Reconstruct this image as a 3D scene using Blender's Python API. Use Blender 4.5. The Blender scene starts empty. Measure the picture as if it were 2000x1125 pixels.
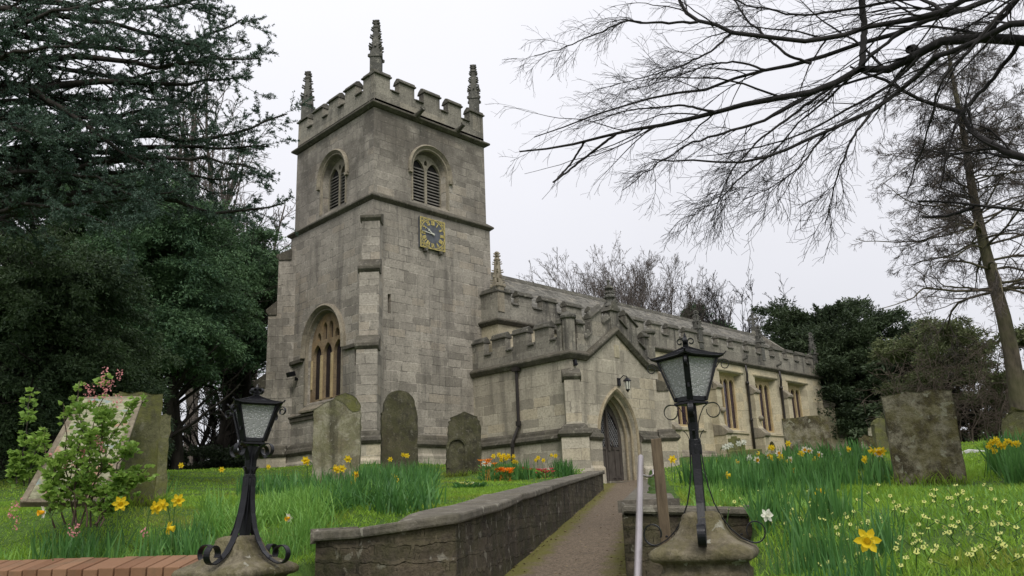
import bpy, math, random
import numpy as np
from mathutils import Vector, Matrix
from mathutils.geometry import tessellate_polygon

S = bpy.context.scene
COL = S.collection
RNG = np.random.default_rng(7)
random.seed(5)
rad = math.radians

# ------------------------------------------------------------------ camera
YAW, PITCH, ROLL, FPX = rad(45.08390), rad(15.18456), rad(-2.23630), 1577.83
CAM = np.array([0.0, 0.0, 1.6])


def cam_basis():
    f = np.array([math.cos(YAW) * math.cos(PITCH), math.sin(YAW) * math.cos(PITCH), math.sin(PITCH)])
    rt = np.array([math.sin(YAW), -math.cos(YAW), 0.0])
    up = np.cross(rt, f)
    c, s = math.cos(ROLL), math.sin(ROLL)
    return c * rt + s * up, -s * rt + c * up, f


CR, CU, CF = cam_basis()


def at(px, py, d):
    """Point at horizontal distance d in the direction the photograph shows at (px, py)."""
    v = CR * ((px - 1000) / FPX) - CU * ((py - 562.5) / FPX) + CF
    return CAM + v * (d / math.hypot(v[0], v[1]))


cd = bpy.data.cameras.new('camera')
cam = bpy.data.objects.new('camera', cd)
COL.objects.link(cam)
cd.sensor_width = 36.0
cd.lens = FPX / 2000 * 36
cd.clip_start = 0.05
cd.clip_end = 3000
M = Matrix(((CR[0], CU[0], -CF[0], CAM[0]), (CR[1], CU[1], -CF[1], CAM[1]), (CR[2], CU[2], -CF[2], CAM[2]), (0, 0, 0, 1)))
cam.matrix_world = M
S.camera = cam

# ------------------------------------------------------------------ object helpers


def tag(o, label=None, cat=None, group=None, kind=None):
    if label: o['label'] = label
    if cat: o['category'] = cat
    if group: o['group'] = group
    if kind: o['kind'] = kind
    return o


def thing(name, label, cat, loc=(0, 0, 0), group=None):
    o = bpy.data.objects.new(name, None)
    o.empty_display_size = 0.2
    COL.objects.link(o)
    o.location = [float(c) for c in loc]
    return tag(o, label, cat, group, 'thing')


def link(me, name, parent=None, local=False):
    o = bpy.data.objects.new(name, me)
    COL.objects.link(o)
    if parent is not None:
        o.parent = parent
        if parent.type == 'EMPTY' and not local:
            o.matrix_parent_inverse = Matrix.Translation(-parent.location)
    return o


def copy_tree(o, parent=None):
    c = o.copy()
    COL.objects.link(c)
    if parent is not None:
        c.parent = parent
        c.matrix_parent_inverse = o.matrix_parent_inverse.copy()
    for ch in list(o.children):
        copy_tree(ch, c)
    return c


def auto_uv(me):
    n = len(me.polygons)
    if n == 0: return
    nor = np.empty(n * 3); me.polygons.foreach_get('normal', nor); nor = nor.reshape(-1, 3)
    tot = np.empty(n, int); me.polygons.foreach_get('loop_total', tot)
    lv = np.empty(len(me.loops), int); me.loops.foreach_get('vertex_index', lv)
    co = np.empty(len(me.vertices) * 3); me.vertices.foreach_get('co', co); co = co.reshape(-1, 3)
    p = co[lv]
    nl = np.repeat(nor, tot, axis=0)
    t = np.stack([-nl[:, 1], nl[:, 0]], 1)
    ln = np.maximum(np.linalg.norm(t, axis=1, keepdims=True), 1e-6)
    t = t / ln
    flip = np.where((t[:, 0] < -0.02) | ((np.abs(t[:, 0]) <= 0.02) & (t[:, 1] < 0)), -1.0, 1.0)
    t = t * flip[:, None]
    flat = np.abs(nl[:, 2]) > 0.72
    u = np.where(flat, p[:, 0], p[:, 0] * t[:, 0] + p[:, 1] * t[:, 1])
    v = np.where(flat, p[:, 1], p[:, 2])
    uv = me.uv_layers.new(name='UVMap')
    uv.data.foreach_set('uv', np.stack([u, v], 1).ravel())


class MB:
    def __init__(self):
        self.v = []; self.f = []

    def add(self, vs, fs):
        b = len(self.v)
        self.v.extend([tuple(float(c) for c in q) for q in vs])
        self.f.extend([tuple(b + i for i in q) for q in fs])

    def box(self, x0, y0, z0, x1, y1, z1):
        self.add([(x0, y0, z0), (x1, y0, z0), (x1, y1, z0), (x0, y1, z0), (x0, y0, z1), (x1, y0, z1), (x1, y1, z1), (x0, y1, z1)],
                 [(3, 2, 1, 0), (4, 5, 6, 7), (0, 1, 5, 4), (1, 2, 6, 5), (2, 3, 7, 6), (3, 0, 4, 7)])

    def frame(self, O, A, B, C):
        """box from corner O along vectors A, B, C"""
        O, A, B, C = (np.array(q, float) for q in (O, A, B, C))
        vs = [O, O + A, O + A + B, O + B, O + C, O + A + C, O + A + B + C, O + B + C]
        self.add(vs, [(3, 2, 1, 0), (4, 5, 6, 7), (0, 1, 5, 4), (1, 2, 6, 5), (2, 3, 7, 6), (3, 0, 4, 7)])

    def prism(self, poly, vec, cap=True):
        n = len(poly); vec = np.array(vec, float)
        a = [np.array(q, float) for q in poly]
        vs = a + [q + vec for q in a]
        fs = [(i, (i + 1) % n, n + (i + 1) % n, n + i) for i in range(n)]
        if cap:
            fs += [tuple(range(n - 1, -1, -1)), tuple(range(n, 2 * n))]
        self.add(vs, fs)

    def prism_tri(self, poly, vec, nrm_axes):
        """prism of a possibly concave outline; nrm_axes = (U, Z) 2-D coordinates of poly"""
        n = len(poly); vec = np.array(vec, float)
        a = [np.array(q, float) for q in poly]
        U, W = nrm_axes
        p2 = [Vector((float(np.dot(q, U)), float(np.dot(q, W)), 0)) for q in a]
        tr = tessellate_polygon([p2])
        vs = a + [q + vec for q in a]
        fs = [(i, (i + 1) % n, n + (i + 1) % n, n + i) for i in range(n)]
        fs += [tuple(t) for t in tr] + [tuple(n + i for i in reversed(t)) for t in tr]
        self.add(vs, fs)

    def loft(self, rings, closed=True, cap=True):
        n = len(rings[0]); vs = [q for r in rings for q in r]
        fs = []
        for k in range(len(rings) - 1):
            for i in range(n if closed else n - 1):
                j = (i + 1) % n
                fs.append((k * n + i, k * n + j, (k + 1) * n + j, (k + 1) * n + i))
        if cap and closed:
            fs.append(tuple(range(n - 1, -1, -1)))
            b = (len(rings) - 1) * n
            fs.append(tuple(range(b, b + n)))
        self.add(vs, fs)

    def tube(self, pts, r, k=8, cap=True):
        pts = [np.array(p, float) for p in pts]
        m = len(pts)
        rs = r if hasattr(r, '__len__') else [r] * m
        rings = []; prev = None
        for i in range(m):
            t = pts[min(i + 1, m - 1)] - pts[max(i - 1, 0)]
            t = t / (np.linalg.norm(t) + 1e-9)
            ref = prev if prev is not None else (np.array([0, 0, 1.0]) if abs(t[2]) < .9 else np.array([1.0, 0, 0]))
            a = ref - t * np.dot(ref, t)
            a = a / (np.linalg.norm(a) + 1e-9); prev = a
            b = np.cross(t, a)
            rings.append([pts[i] + rs[i] * (math.cos(2 * math.pi * q / k) * a + math.sin(2 * math.pi * q / k) * b) for q in range(k)])
        self.loft(rings, True, cap)

    def strip(self, pts, side, w, th):
        """flat bar: path pts, width w along vector side, thickness th in the path plane"""
        pts = [np.array(p, float) for p in pts]; side = np.array(side, float)
        m = len(pts); rings = []
        for i in range(m):
            t = pts[min(i + 1, m - 1)] - pts[max(i - 1, 0)]
            t = t / (np.linalg.norm(t) + 1e-9)
            n = np.cross(t, side); n = n / (np.linalg.norm(n) + 1e-9)
            p = pts[i]
            rings.append([p - side * w / 2 - n * th / 2, p + side * w / 2 - n * th / 2, p + side * w / 2 + n * th / 2, p - side * w / 2 + n * th / 2])
        self.loft(rings)

    def lathe(self, prof, c, n=16, square=False, rot=0.0):
        rings = []
        for r, z in prof:
            ring = []
            for q in range(n):
                a = 2 * math.pi * q / n + rot
                rr = r
                if square:
                    aa = (a - rot) % (math.pi / 2) - math.pi / 4
                    rr = r / max(abs(math.cos(aa)), 0.1) if square is True else r / (abs(math.cos(aa)) ** square)
                ring.append((c[0] + rr * math.cos(a), c[1] + rr * math.sin(a), c[2] + z))
            rings.append(ring)
        self.loft(rings)

    def build(self, name, mat, parent=None, smooth=False, bevel=0.0, local=False, sharp=None):
        me = bpy.data.meshes.new(name)
        me.from_pydata(self.v, [], self.f)
        me.validate(); me.update()
        auto_uv(me)
        if mat: me.materials.append(mat)
        if smooth:
            me.polygons.foreach_set('use_smooth', [True] * len(me.polygons))
            if sharp: me.set_sharp_from_angle(angle=rad(sharp))
        o = link(me, name, parent, local)
        if bevel:
            b = o.modifiers.new('bevel', 'BEVEL'); b.width = bevel; b.segments = 2; b.limit_method = 'ANGLE'; b.angle_limit = rad(35)
        return o


def np_mesh(name, V, quads=None, tris=None, mat=None, parent=None, smooth=False, uv=False, local=False):
    me = bpy.data.meshes.new(name)
    V = np.asarray(V, np.float32).reshape(-1, 3)
    me.vertices.add(len(V)); me.vertices.foreach_set('co', V.ravel())
    loops = []; tot = []
    if quads is not None and len(quads):
        loops.append(np.asarray(quads, np.int32).ravel()); tot.append(np.full(len(quads), 4, np.int32))
    if tris is not None and len(tris):
        loops.append(np.asarray(tris, np.int32).ravel()); tot.append(np.full(len(tris), 3, np.int32))
    loops = np.concatenate(loops); tot = np.concatenate(tot)
    me.loops.add(len(loops)); me.loops.foreach_set('vertex_index', loops)
    me.polygons.add(len(tot))
    st = np.concatenate([[0], np.cumsum(tot)[:-1]]).astype(np.int32)
    me.polygons.foreach_set('loop_start', st)
    if smooth: me.polygons.foreach_set('use_smooth', np.ones(len(tot), bool))
    me.update(calc_edges=True)
    if uv: auto_uv(me)
    if mat: me.materials.append(mat)
    return link(me, name, parent, local)


# ------------------------------------------------------------------ material helpers


class NT:
    def __init__(self, name):
        self.m = bpy.data.materials.new(name); self.m.use_nodes = True
        self.t = self.m.node_tree; self.t.nodes.clear()
        self.out = self.t.nodes.new('ShaderNodeOutputMaterial')

    def n(self, typ, ins=None, **props):
        nd = self.t.nodes.new('ShaderNode' + typ)
        for k, v in props.items(): setattr(nd, k, v)
        for k, v in (ins or {}).items():
            s = nd.inputs[k]
            if isinstance(v, bpy.types.NodeSocket): self.t.links.new(v, s)
            else: s.default_value = v
        return nd

    def noise(self, vec, scale, detail=5, rough=.6, dist=0.0):
        return self.n('TexNoise', {'Vector': vec, 'Scale': scale, 'Detail': detail, 'Roughness': rough, 'Distortion': dist}).outputs['Fac']

    def ramp(self, fac, a, b, smooth=True):
        return self.n('MapRange', {'Value': fac, 'From Min': a, 'From Max': b}, interpolation_type='SMOOTHSTEP' if smooth else 'LINEAR').outputs[0]

    def math(self, op, a, b=0.0):
        return self.n('Math', {0: a, 1: b}, operation=op).outputs[0]

    def mix(self, fac, a, b, mode='MIX'):
        nd = self.n('Mix', {'Factor': fac}, data_type='RGBA', blend_type=mode)
        for s, v in ((nd.inputs[6], a), (nd.inputs[7], b)):
            if isinstance(v, bpy.types.NodeSocket): self.t.links.new(v, s)
            else: s.default_value = (*v, 1) if len(v) == 3 else v
        return nd.outputs[2]

    def mapping(self, vec, scale=(1, 1, 1), loc=(0, 0, 0), rot=(0, 0, 0)):
        return self.n('Mapping', {'Vector': vec, 'Scale': scale, 'Location': loc, 'Rotation': rot}).outputs[0]

    def pos(self): return self.n('NewGeometry').outputs['Position']
    def obj(self): return self.n('TexCoord').outputs['Object']
    def uv(self): return self.n('TexCoord').outputs['UV']

    def bump(self, h, strength=.4, dist=.02, normal=None):
        ins = {'Height': h, 'Strength': strength, 'Distance': dist}
        if normal is not None: ins['Normal'] = normal
        return self.n('Bump', ins).outputs[0]

    def done(self, col, rough=.85, normal=None, metallic=0.0, spec=.3, transl=None, alpha=None):
        ins = {'Base Color': col if isinstance(col, bpy.types.NodeSocket) else (*col, 1), 'Roughness': rough, 'Metallic': metallic, 'Specular IOR Level': spec}
        if normal is not None: ins['Normal'] = normal
        p = self.n('BsdfPrincipled', ins)
        sh = p.outputs[0]
        if transl is not None:
            tcol, amt = transl
            tr = self.n('BsdfTranslucent', {'Color': tcol if isinstance(tcol, bpy.types.NodeSocket) else (*tcol, 1)})
            sh = self.n('MixShader', {0: amt, 1: sh, 2: tr.outputs[0]}).outputs[0]
        self.t.links.new(sh, self.out.inputs[0])
        return self.m


def stone(name, c1, c2, brick=None, stain=.5, stain_col=(.06, .055, .045), moss=0.0, moss_col=(.07, .075, .02), lichen=.25,
          warm=.3, warm_col=(.36, .26, .14), zdark=None, bump=.5, seed=0.0, rough=.9, topmoss=0.0, scale=1.0, mc=(.3, .7), distort=.03, bk=1.0, lsc=9, lw=.06, lt=.60, lcol=(.42, .40, .33)):
    t = NT(name)
    P = t.mapping(t.pos(), (scale,) * 3, (seed * 13.1, seed * 7.7, seed * 3.3))
    uv = t.uv()
    big = t.noise(P, .55, 4, .6)
    mid = t.noise(P, 2.6, 6, .65)
    fine = t.noise(P, 16, 6, .7)
    col = t.mix(t.ramp(mid, *mc), c1, c2)
    h = fine
    if brick:
        bw, bh, mo = brick
        sep = t.n('SeparateXYZ', {0: uv})
        u, v = sep.outputs[0], sep.outputs[1]
        wob = t.n('TexNoise', {'W': t.math('MULTIPLY', v, .9), 'Scale': 1.0, 'Detail': 1}, noise_dimensions='1D').outputs[0]
        v2 = t.math('ADD', v, t.math('MULTIPLY', wob, bh * 1.6))
        row = t.math('FLOOR', t.math('DIVIDE', v2, bh))
        wn = t.n('TexWhiteNoise', {'W': row}, noise_dimensions='1D').outputs[0]
        wv = t.n('TexNoise', {'Vector': t.n('CombineXYZ', {0: t.math('MULTIPLY', u, .8), 1: t.math('MULTIPLY', row, 3.7)}).outputs[0], 'Scale': 1.0, 'Detail': 1}).outputs[0]
        u2 = t.math('ADD', t.math('ADD', u, t.math('MULTIPLY', wn, bw * 2)), t.math('MULTIPLY', wv, bw * 1.3))
        fw = t.n('TexNoise', {'Vector': P, 'Scale': 7.0, 'Detail': 3}).outputs['Color']
        vec = t.n('CombineXYZ', {0: u2, 1: v2}).outputs[0]
        vec = t.n('VectorMath', {0: vec, 1: t.n('VectorMath', {0: fw, 'Scale': distort}, operation='SCALE').outputs[0]}, operation='ADD').outputs[0]
        b = t.n('TexBrick', {'Vector': vec, 'Color1': (0, 0, 0, 1), 'Color2': (1, 1, 1, 1), 'Mortar': (.5, .5, .5, 1), 'Scale': 1.0, 'Mortar Size': mo,
                             'Mortar Smooth': .3, 'Bias': 0.0, 'Brick Width': bw, 'Row Height': bh})
        br = b.outputs['Color']; bf = b.outputs['Fac']
        rnd = t.n('SeparateColor', {0: br}).outputs[0]
        col = t.mix(.5 * bk, col, t.mix(rnd, tuple(x * .70 for x in c1), tuple(min(1, x * 1.24) for x in c2)))
        col = t.mix(t.math('MULTIPLY', t.ramp(rnd, .80, .9), warm), col, warm_col)
        col = t.mix(t.math('MULTIPLY', t.ramp(rnd, .16, .08), .28), col, tuple(x * .5 for x in c1))
        mort = t.mix(t.ramp(mid, .44, .56), tuple(x * .38 for x in c1), tuple(min(1, x * 1.25) for x in c2))
        col = t.mix(t.math('MULTIPLY', bf, .75 * bk), col, mort)
        h = t.math('SUBTRACT', t.math('ADD', fine, t.math('MULTIPLY', rnd, .35)), t.math('MULTIPLY', bf, .9))
    else:
        col = t.mix(t.math('MULTIPLY', t.ramp(big, .5, .75), warm), col, warm_col)
    col = t.mix(t.math('MULTIPLY', t.ramp(fine, .42, .66), .5), col, tuple(x * .52 for x in c1))
    col = t.mix(t.math('MULTIPLY', t.ramp(t.noise(P, 38, 4, .75), .54, .70), .4), col, tuple(min(1, x * 1.45) for x in c2))
    col = t.mix(t.math('MULTIPLY', t.ramp(big, .42, .68), .35), col, tuple(x * .72 for x in c1))
    # rain streaks and soot with a shape of their own
    st = t.noise(t.mapping(uv, (2.2, .22, 1), (seed, seed * 2, 0)), 1.0, 6, .7, .4)
    st2 = t.math('MULTIPLY', t.ramp(st, .46, .66), t.ramp(big, .34, .56))
    col = t.mix(t.math('MULTIPLY', st2, stain), col, stain_col)
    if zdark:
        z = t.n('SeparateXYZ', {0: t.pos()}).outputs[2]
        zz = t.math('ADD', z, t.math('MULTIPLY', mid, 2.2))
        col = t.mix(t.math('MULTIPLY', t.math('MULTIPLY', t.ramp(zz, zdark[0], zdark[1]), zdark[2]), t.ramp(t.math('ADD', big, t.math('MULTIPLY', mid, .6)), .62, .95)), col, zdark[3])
    if lichen:
        l = t.noise(P, lsc, 4, .55, .5)
        col = t.mix(t.math('MULTIPLY', t.ramp(l, lt, lt + lw), lichen), col, lcol)
    if moss:
        mo_ = t.noise(P, 3.2, 5, .65, .3)
        col = t.mix(t.math('MULTIPLY', t.ramp(mo_, .42, .62), moss), col, moss_col)
    if topmoss:
        nz = t.n('SeparateXYZ', {0: t.n('NewGeometry').outputs['Normal']}).outputs[2]
        col = t.mix(t.math('MULTIPLY', t.ramp(t.math('ADD', nz, t.math('MULTIPLY', mid, .4)), .35, .8), topmoss), col, moss_col)
    nrm = t.bump(h, bump, .03)
    nrm = t.bump(t.noise(P, 60, 4, .7), bump * .6, .006, nrm)
    return t.done(col, rough, nrm)


def plain(name, col, rough=.6, metallic=0.0, var=.25, scale=6.0, bump=.1, spec=.4):
    t = NT(name)
    f = t.noise(t.pos(), scale, 5, .65)
    c = t.mix(t.ramp(f, .3, .7), tuple(x * (1 - var) for x in col), tuple(min(1, x * (1 + var)) for x in col))
    return t.done(c, rough, t.bump(t.noise(t.pos(), scale * 8, 4), bump, .005), metallic, spec)


def leaf(name, dark, light, clump=1.0, rough=.55, transl=.25, tl=None, spec=.25, patch=None):
    t = NT(name)
    r = t.n('NewGeometry').outputs['Random Per Island']
    f = t.noise(t.pos(), clump, 3, .6)
    k = t.math('ADD', t.math('MULTIPLY', r, .55), t.math('MULTIPLY', t.ramp(f, .3, .7), .45))
    c = t.mix(k, dark, light)
    if patch:
        pn = t.noise(t.pos(), .75, 4, .6, .5)
        c = t.mix(t.math('MULTIPLY', t.ramp(pn, .50, .64), .75), c, t.mix(r, tuple(x * .6 for x in patch), patch))
    return t.done(c, rough, None, 0.0, spec, (tl if tl else tuple(min(1, x * 1.3) for x in light), transl))


# stones of the church
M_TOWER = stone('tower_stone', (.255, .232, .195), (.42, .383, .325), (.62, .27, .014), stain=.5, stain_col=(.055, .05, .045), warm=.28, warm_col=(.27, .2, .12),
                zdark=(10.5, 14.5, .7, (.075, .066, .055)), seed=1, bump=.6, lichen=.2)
M_PORCH = stone('porch_stone', (.345, .312, .248), (.50, .455, .36), (.78, .34, .009), stain=.45, stain_col=(.09, .08, .065), warm=.35, warm_col=(.42, .33, .19), seed=2, bump=.5, lichen=.15)
M_AISLE = stone('aisle_stone', (.42, .37, .26), (.56, .50, .355), (.8, .34, .008), stain=.25, stain_col=(.14, .12, .09), warm=.3, warm_col=(.5, .38, .2), seed=3, bump=.4, lichen=.1)
M_PARA = stone('parapet_stone', (.17, .157, .13), (.30, .28, .232), (.9, .5, .006), stain=.9, stain_col=(.05, .047, .042), warm=.1, seed=4, bump=.6, lichen=.35)
M_COPE = stone('coping_stone', (.075, .071, .06), (.15, .142, .12), None, stain=.5, stain_col=(.03, .03, .026), moss=.25, moss_col=(.085, .08, .045), warm=0, seed=5, bump=.8, lichen=.4)
M_STRING = stone('string_stone', (.075, .068, .055), (.15, .137, .108), None, stain=.6, stain_col=(.04, .036, .03), moss=.2, moss_col=(.07, .066, .035), warm=.1, seed=6, bump=.7, lichen=.25)
M_MOULD = stone('moulding_stone', (.21, .185, .14), (.33, .29, .22), None, stain=.5, stain_col=(.07, .06, .05), warm=.25, warm_col=(.3, .22, .12), seed=7, bump=.5, lichen=.15)
M_YELLOW = stone('yellow_stone', (.42, .32, .17), (.56, .45, .26), None, stain=.3, stain_col=(.2, .15, .09), warm=.5, warm_col=(.5, .3, .11), seed=8, bump=.3, lichen=0)
M_TRAC = stone('tracery_stone', (.20, .15, .095), (.34, .26, .16), None, stain=.5, stain_col=(.08, .055, .04), warm=.8, warm_col=(.52, .31, .1), seed=9, bump=.4, lichen=0)
M_BELTR = stone('belfry_tracery_stone', (.19, .17, .13), (.32, .29, .225), None, stain=.4, warm=.4, warm_col=(.36, .27, .14), seed=10, bump=.4)
M_PINN = stone('pinnacle_stone', (.075, .074, .066), (.155, .15, .132), None, stain=.5, stain_col=(.045, .045, .04), warm=.1, seed=11, bump=.8, lichen=.35)
M_SLATE = stone('slate_roof', (.105, .10, .086), (.21, .20, .172), (.42, .17, .022), stain=.3, warm=.1, seed=12, bump=1.0, lichen=.35)
# churchyard stones
M_WALL = stone('rubble_wall', (.045, .036, .025), (.12, .098, .068), (.36, .12, .016), stain=.8, stain_col=(.020, .016, .011), moss=.4, moss_col=(.05, .055, .014), warm=.15, warm_col=(.13, .095, .055), lichen=.4, seed=13, bump=1.0, mc=(.4, .62), distort=.09, bk=.8)
M_WCOPE = stone('wall_coping', (.10, .09, .072), (.20, .18, .145), None, stain=.6, stain_col=(.075, .07, .055), moss=.25, moss_col=(.085, .08, .04), warm=.1, lichen=.5, seed=14, bump=.7)
M_PILLAR = stone('pillar_stone', (.115, .098, .062), (.28, .245, .17), None, stain=.6, stain_col=(.05, .042, .028), moss=.5, moss_col=(.14, .125, .045), warm=.3, warm_col=(.32, .23, .12), lichen=.9, seed=15, bump=1.0, scale=1.7, mc=(.4, .6), lsc=8, lw=.03, lt=.635, lcol=(.42, .41, .35))
M_GPALE = stone('pale_gravestone', (.15, .138, .09), (.36, .34, .25), None, stain=.85, stain_col=(.045, .042, .025), moss=.45, moss_col=(.16, .16, .075), warm=.2, lichen=.3, seed=16, bump=.7, scale=1.5, mc=(.4, .6))
M_GDARK = stone('dark_gravestone', (.045, .042, .026), (.105, .098, .06), None, stain=.7, stain_col=(.024, .021, .014), moss=.5, moss_col=(.065, .065, .024), warm=.1, lichen=.15, seed=17, bump=.6, scale=1.5, mc=(.4, .6))
M_GMOSS = stone('mossy_gravestone', (.065, .054, .03), (.30, .275, .195), None, stain=.7, stain_col=(.045, .032, .016), moss=.55, moss_col=(.145, .13, .045), warm=.3, warm_col=(.12, .085, .04), lichen=.85, seed=18, bump=1.0, scale=2.0, topmoss=.5, mc=(.42, .58), lsc=4.5, lw=.05, lcol=(.30, .295, .22))
M_GGREEN = stone('green_gravestone', (.085, .085, .04), (.17, .165, .085), None, stain=.4, stain_col=(.04, .036, .02), moss=.7, moss_col=(.13, .135, .035), warm=0, lichen=.15, seed=19, bump=.6, scale=1.6, topmoss=.5)
M_GWHITE = stone('white_slab', (.5, .5, .48), (.66, .66, .64), None, stain=.3, stain_col=(.3, .3, .27), warm=0, lichen=.2, seed=20, bump=.3)

M_IRON = plain('black_ironwork', (.006, .006, .008), .36, 0.0, .4, 14, .3, .32)
M_LEAD = plain('drainpipe_iron', (.022, .018, .016), .5, 0.0, .3, 8, .15)
M_STEEL = plain('stainless_steel', (.44, .40, .40), .42, .8, .08, 4, .03)
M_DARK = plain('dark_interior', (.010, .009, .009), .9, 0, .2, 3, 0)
M_LOUVRE = plain('louvre_slate', (.17, .16, .143), .8, 0, .3, 5, .3)
M_CLOCK = plain('clock_black', (.075, .082, .095), .5, 0, .3, 6, .1)
M_GOLD = plain('clock_gold', (.56, .46, .15), .45, .15, .25, 30, .2)
M_HAND = plain('clock_hand_paint', (.52, .52, .45), .5, 0, .1, 6, 0)


def wood(name, a, b, sc=(3, 3, .35), rough=.8):
    t = NT(name)
    f = t.noise(t.mapping(t.pos(), sc), 9, 6, .65, .5)
    c = t.mix(t.ramp(f, .3, .7), a, b)
    c = t.mix(t.math('MULTIPLY', t.ramp(t.noise(t.pos(), 5, 4), .5, .7), .35), c, tuple(x * .5 for x in a))
    return t.done(c, rough, t.bump(f, .5, .008))


M_DOOR = wood('door_oak', (.05, .042, .036), (.10, .086, .074))
M_POST = wood('post_timber', (.065, .047, .028), (.14, .105, .066))
M_BOARDF = wood('board_timber', (.12, .10, .068), (.24, .205, .145))


def glass_mat(name, a, b, rough=.12, scale=9.0, bump=.4):
    t = NT(name)
    f = t.noise(t.pos(), scale, 2)
    c = t.mix(t.ramp(f, .35, .65), a, b)
    return t.done(c, rough, t.bump(f, bump, .01), 0.0, .5)


M_GLASS = glass_mat('leaded_glass', (.010, .009, .012), (.026, .022, .03))
M_GLASSP = glass_mat('purple_leaded_glass', (.022, .014, .022), (.045, .03, .042))


def hammered():
    t = NT('hammered_glass')
    v = t.n('TexVoronoi', {'Vector': t.uv(), 'Scale': 88.0}, feature='F1')
    d = t.ramp(v.outputs['Distance'], .0, .62)
    nrm = t.bump(d, .8, .004)
    pr = t.n('BsdfPrincipled', {'Base Color': t.mix(d, (.93, .94, .93), (.55, .56, .56)), 'Roughness': .2, 'Normal': nrm, 'Transmission Weight': .55, 'IOR': 1.35, 'Specular IOR Level': .6})  # pale cell centres paint in the bright sky seen through the dimples
    t.t.links.new(pr.outputs[0], t.out.inputs[0])
    return t.m


M_HGLASS = hammered()


def brickmat():
    t = NT('red_brick_coping')
    P = t.pos()
    r = t.n('NewGeometry').outputs['Random Per Island']
    f = t.noise(P, 14, 5, .65)
    c = t.mix(t.math('ADD', t.math('MULTIPLY', r, .6), t.math('MULTIPLY', f, .4)), (.15, .072, .038), (.27, .155, .09))
    c = t.mix(t.math('MULTIPLY', t.ramp(t.noise(P, 5, 4), .5, .68), .4), c, (.12, .095, .06))
    return t.done(c, .9, t.bump(f, .5, .01))


M_BRICK = brickmat()
M_MORTAR = plain('mortar', (.17, .13, .095), .95, 0, .3, 20, .5)

# vegetation
M_GRASS = leaf('grass_blades', (.062, .155, .014), (.30, .47, .055), .8, .6, .35, patch=(.22, .20, .035))
M_DAFL = leaf('daffodil_leaf', (.012, .060, .017), (.12, .27, .066), 1.2, .5, .28)
M_BLUEB = leaf('bluebell_leaf', (.035, .135, .022), (.24, .42, .085), 1.2, .5, .3)
M_CEDAR = leaf('cedar_needles', (.022, .050, .040), (.10, .155, .108), .9, .6, .12)
M_YEW = leaf('yew_needles', (.010, .036, .021), (.105, .185, .078), .55, .6, .12)
M_YEWD = leaf('dark_yew_needles', (.011, .023, .012), (.066, .094, .042), .4, .6, .12)
M_YEWL = leaf('olive_yew_needles', (.010, .027, .016), (.088, .135, .055), .45, .6, .12)
M_BROWN = leaf('brown_bush_leaves', (.040, .052, .024), (.16, .185, .08), .5, .7, .15)
M_CURR = leaf('currant_leaf', (.06, .14, .022), (.28, .42, .085), 3.0, .5, .35)
M_PINK = leaf('pink_blossom', (.50, .15, .16), (.72, .36, .36), 8, .6, .3)
M_YPETAL = leaf('daffodil_petal', (.68, .47, .015), (.82, .62, .035), 20, .5, .35)
M_OTRUMP = leaf('daffodil_trumpet', (.72, .33, .006), (.82, .45, .012), 20, .5, .3)
M_WPETAL = leaf('white_petal', (.66, .66, .54), (.78, .78, .68), 20, .5, .3)
M_PRIM = leaf('primrose_petal', (.50, .53, .11), (.68, .69, .26), 20, .5, .3)
M_RPETAL = leaf('red_petal', (.38, .02, .03), (.55, .05, .08), 20, .5, .3)
M_OPETAL = leaf('orange_petal', (.72, .15, .01), (.85, .28, .02), 20, .5, .3)
M_BPETAL = leaf('blue_petal', (.07, .06, .32), (.14, .12, .45), 20, .5, .3)


def bark(name, a, b, moss=0.0):
    t = NT(name)
    P = t.pos()
    f = t.noise(t.mapping(P, (1, 1, .3)), 9, 5, .7)
    c = t.mix(t.ramp(f, .3, .7), a, b)
    if moss:
        c = t.mix(t.math('MULTIPLY', t.ramp(t.noise(P, .9, 4), .42, .6), moss), c, (.085, .095, .03))
    return t.done(c, .9, t.bump(f, .6, .02))


M_BARKD = bark('overhanging_bark', (.012, .011, .011), (.032, .029, .028))
M_BARKT = bark('tall_tree_bark', (.050, .040, .030), (.13, .105, .078), .4)
M_TWIG = bark('twig_bark', (.060, .050, .046), (.12, .10, .09))
M_BARKFAR = bark('far_bark', (.075, .062, .056), (.15, .125, .112))
M_BARKC = bark('conifer_bark', (.014, .012, .010), (.04, .034, .028))
M_STEM = leaf('green_stem', (.05, .11, .025), (.10, .18, .05), 3, .5, .1)

# ================================================================== THE CHURCH
church = thing('church', 'grey stone parish church with square battlemented clock tower, porch and long aisle', 'church', (16.2, 19.0, 3.0))


def part(name, mb, mat, parent=church, **k):
    return mb.build(name, mat, parent, **k)


Zv = np.array([0, 0, 1.0])


def arch(w, z0, zs, h, n=14, c=0.0, kind='point'):
    """outline of an arched opening, anticlockwise from bottom left, 2-D (u, z)"""
    a = w / 2; pts = [(c - a, z0)]
    L = []
    for i in range(n + 1):
        x = -a + a * i / n
        if kind == 'point' and h >= a:
            r = (a * a + h * h) / (2 * a)
            th = math.acos(max(-1, min(1, (r - a) / r))) * i / n
            L.append((-a + r - r * math.cos(th), r * math.sin(th)))
        else:
            th = math.pi / 2 * i / n
            e = .92
            L.append((-a * math.cos(th), h * math.sin(th) ** e))
    for x, z in L: pts.append((c + x, zs + z))
    for x, z in reversed(L[:-1]): pts.append((c - x, zs + z))
    pts.append((c + a, z0))
    return pts


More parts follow.
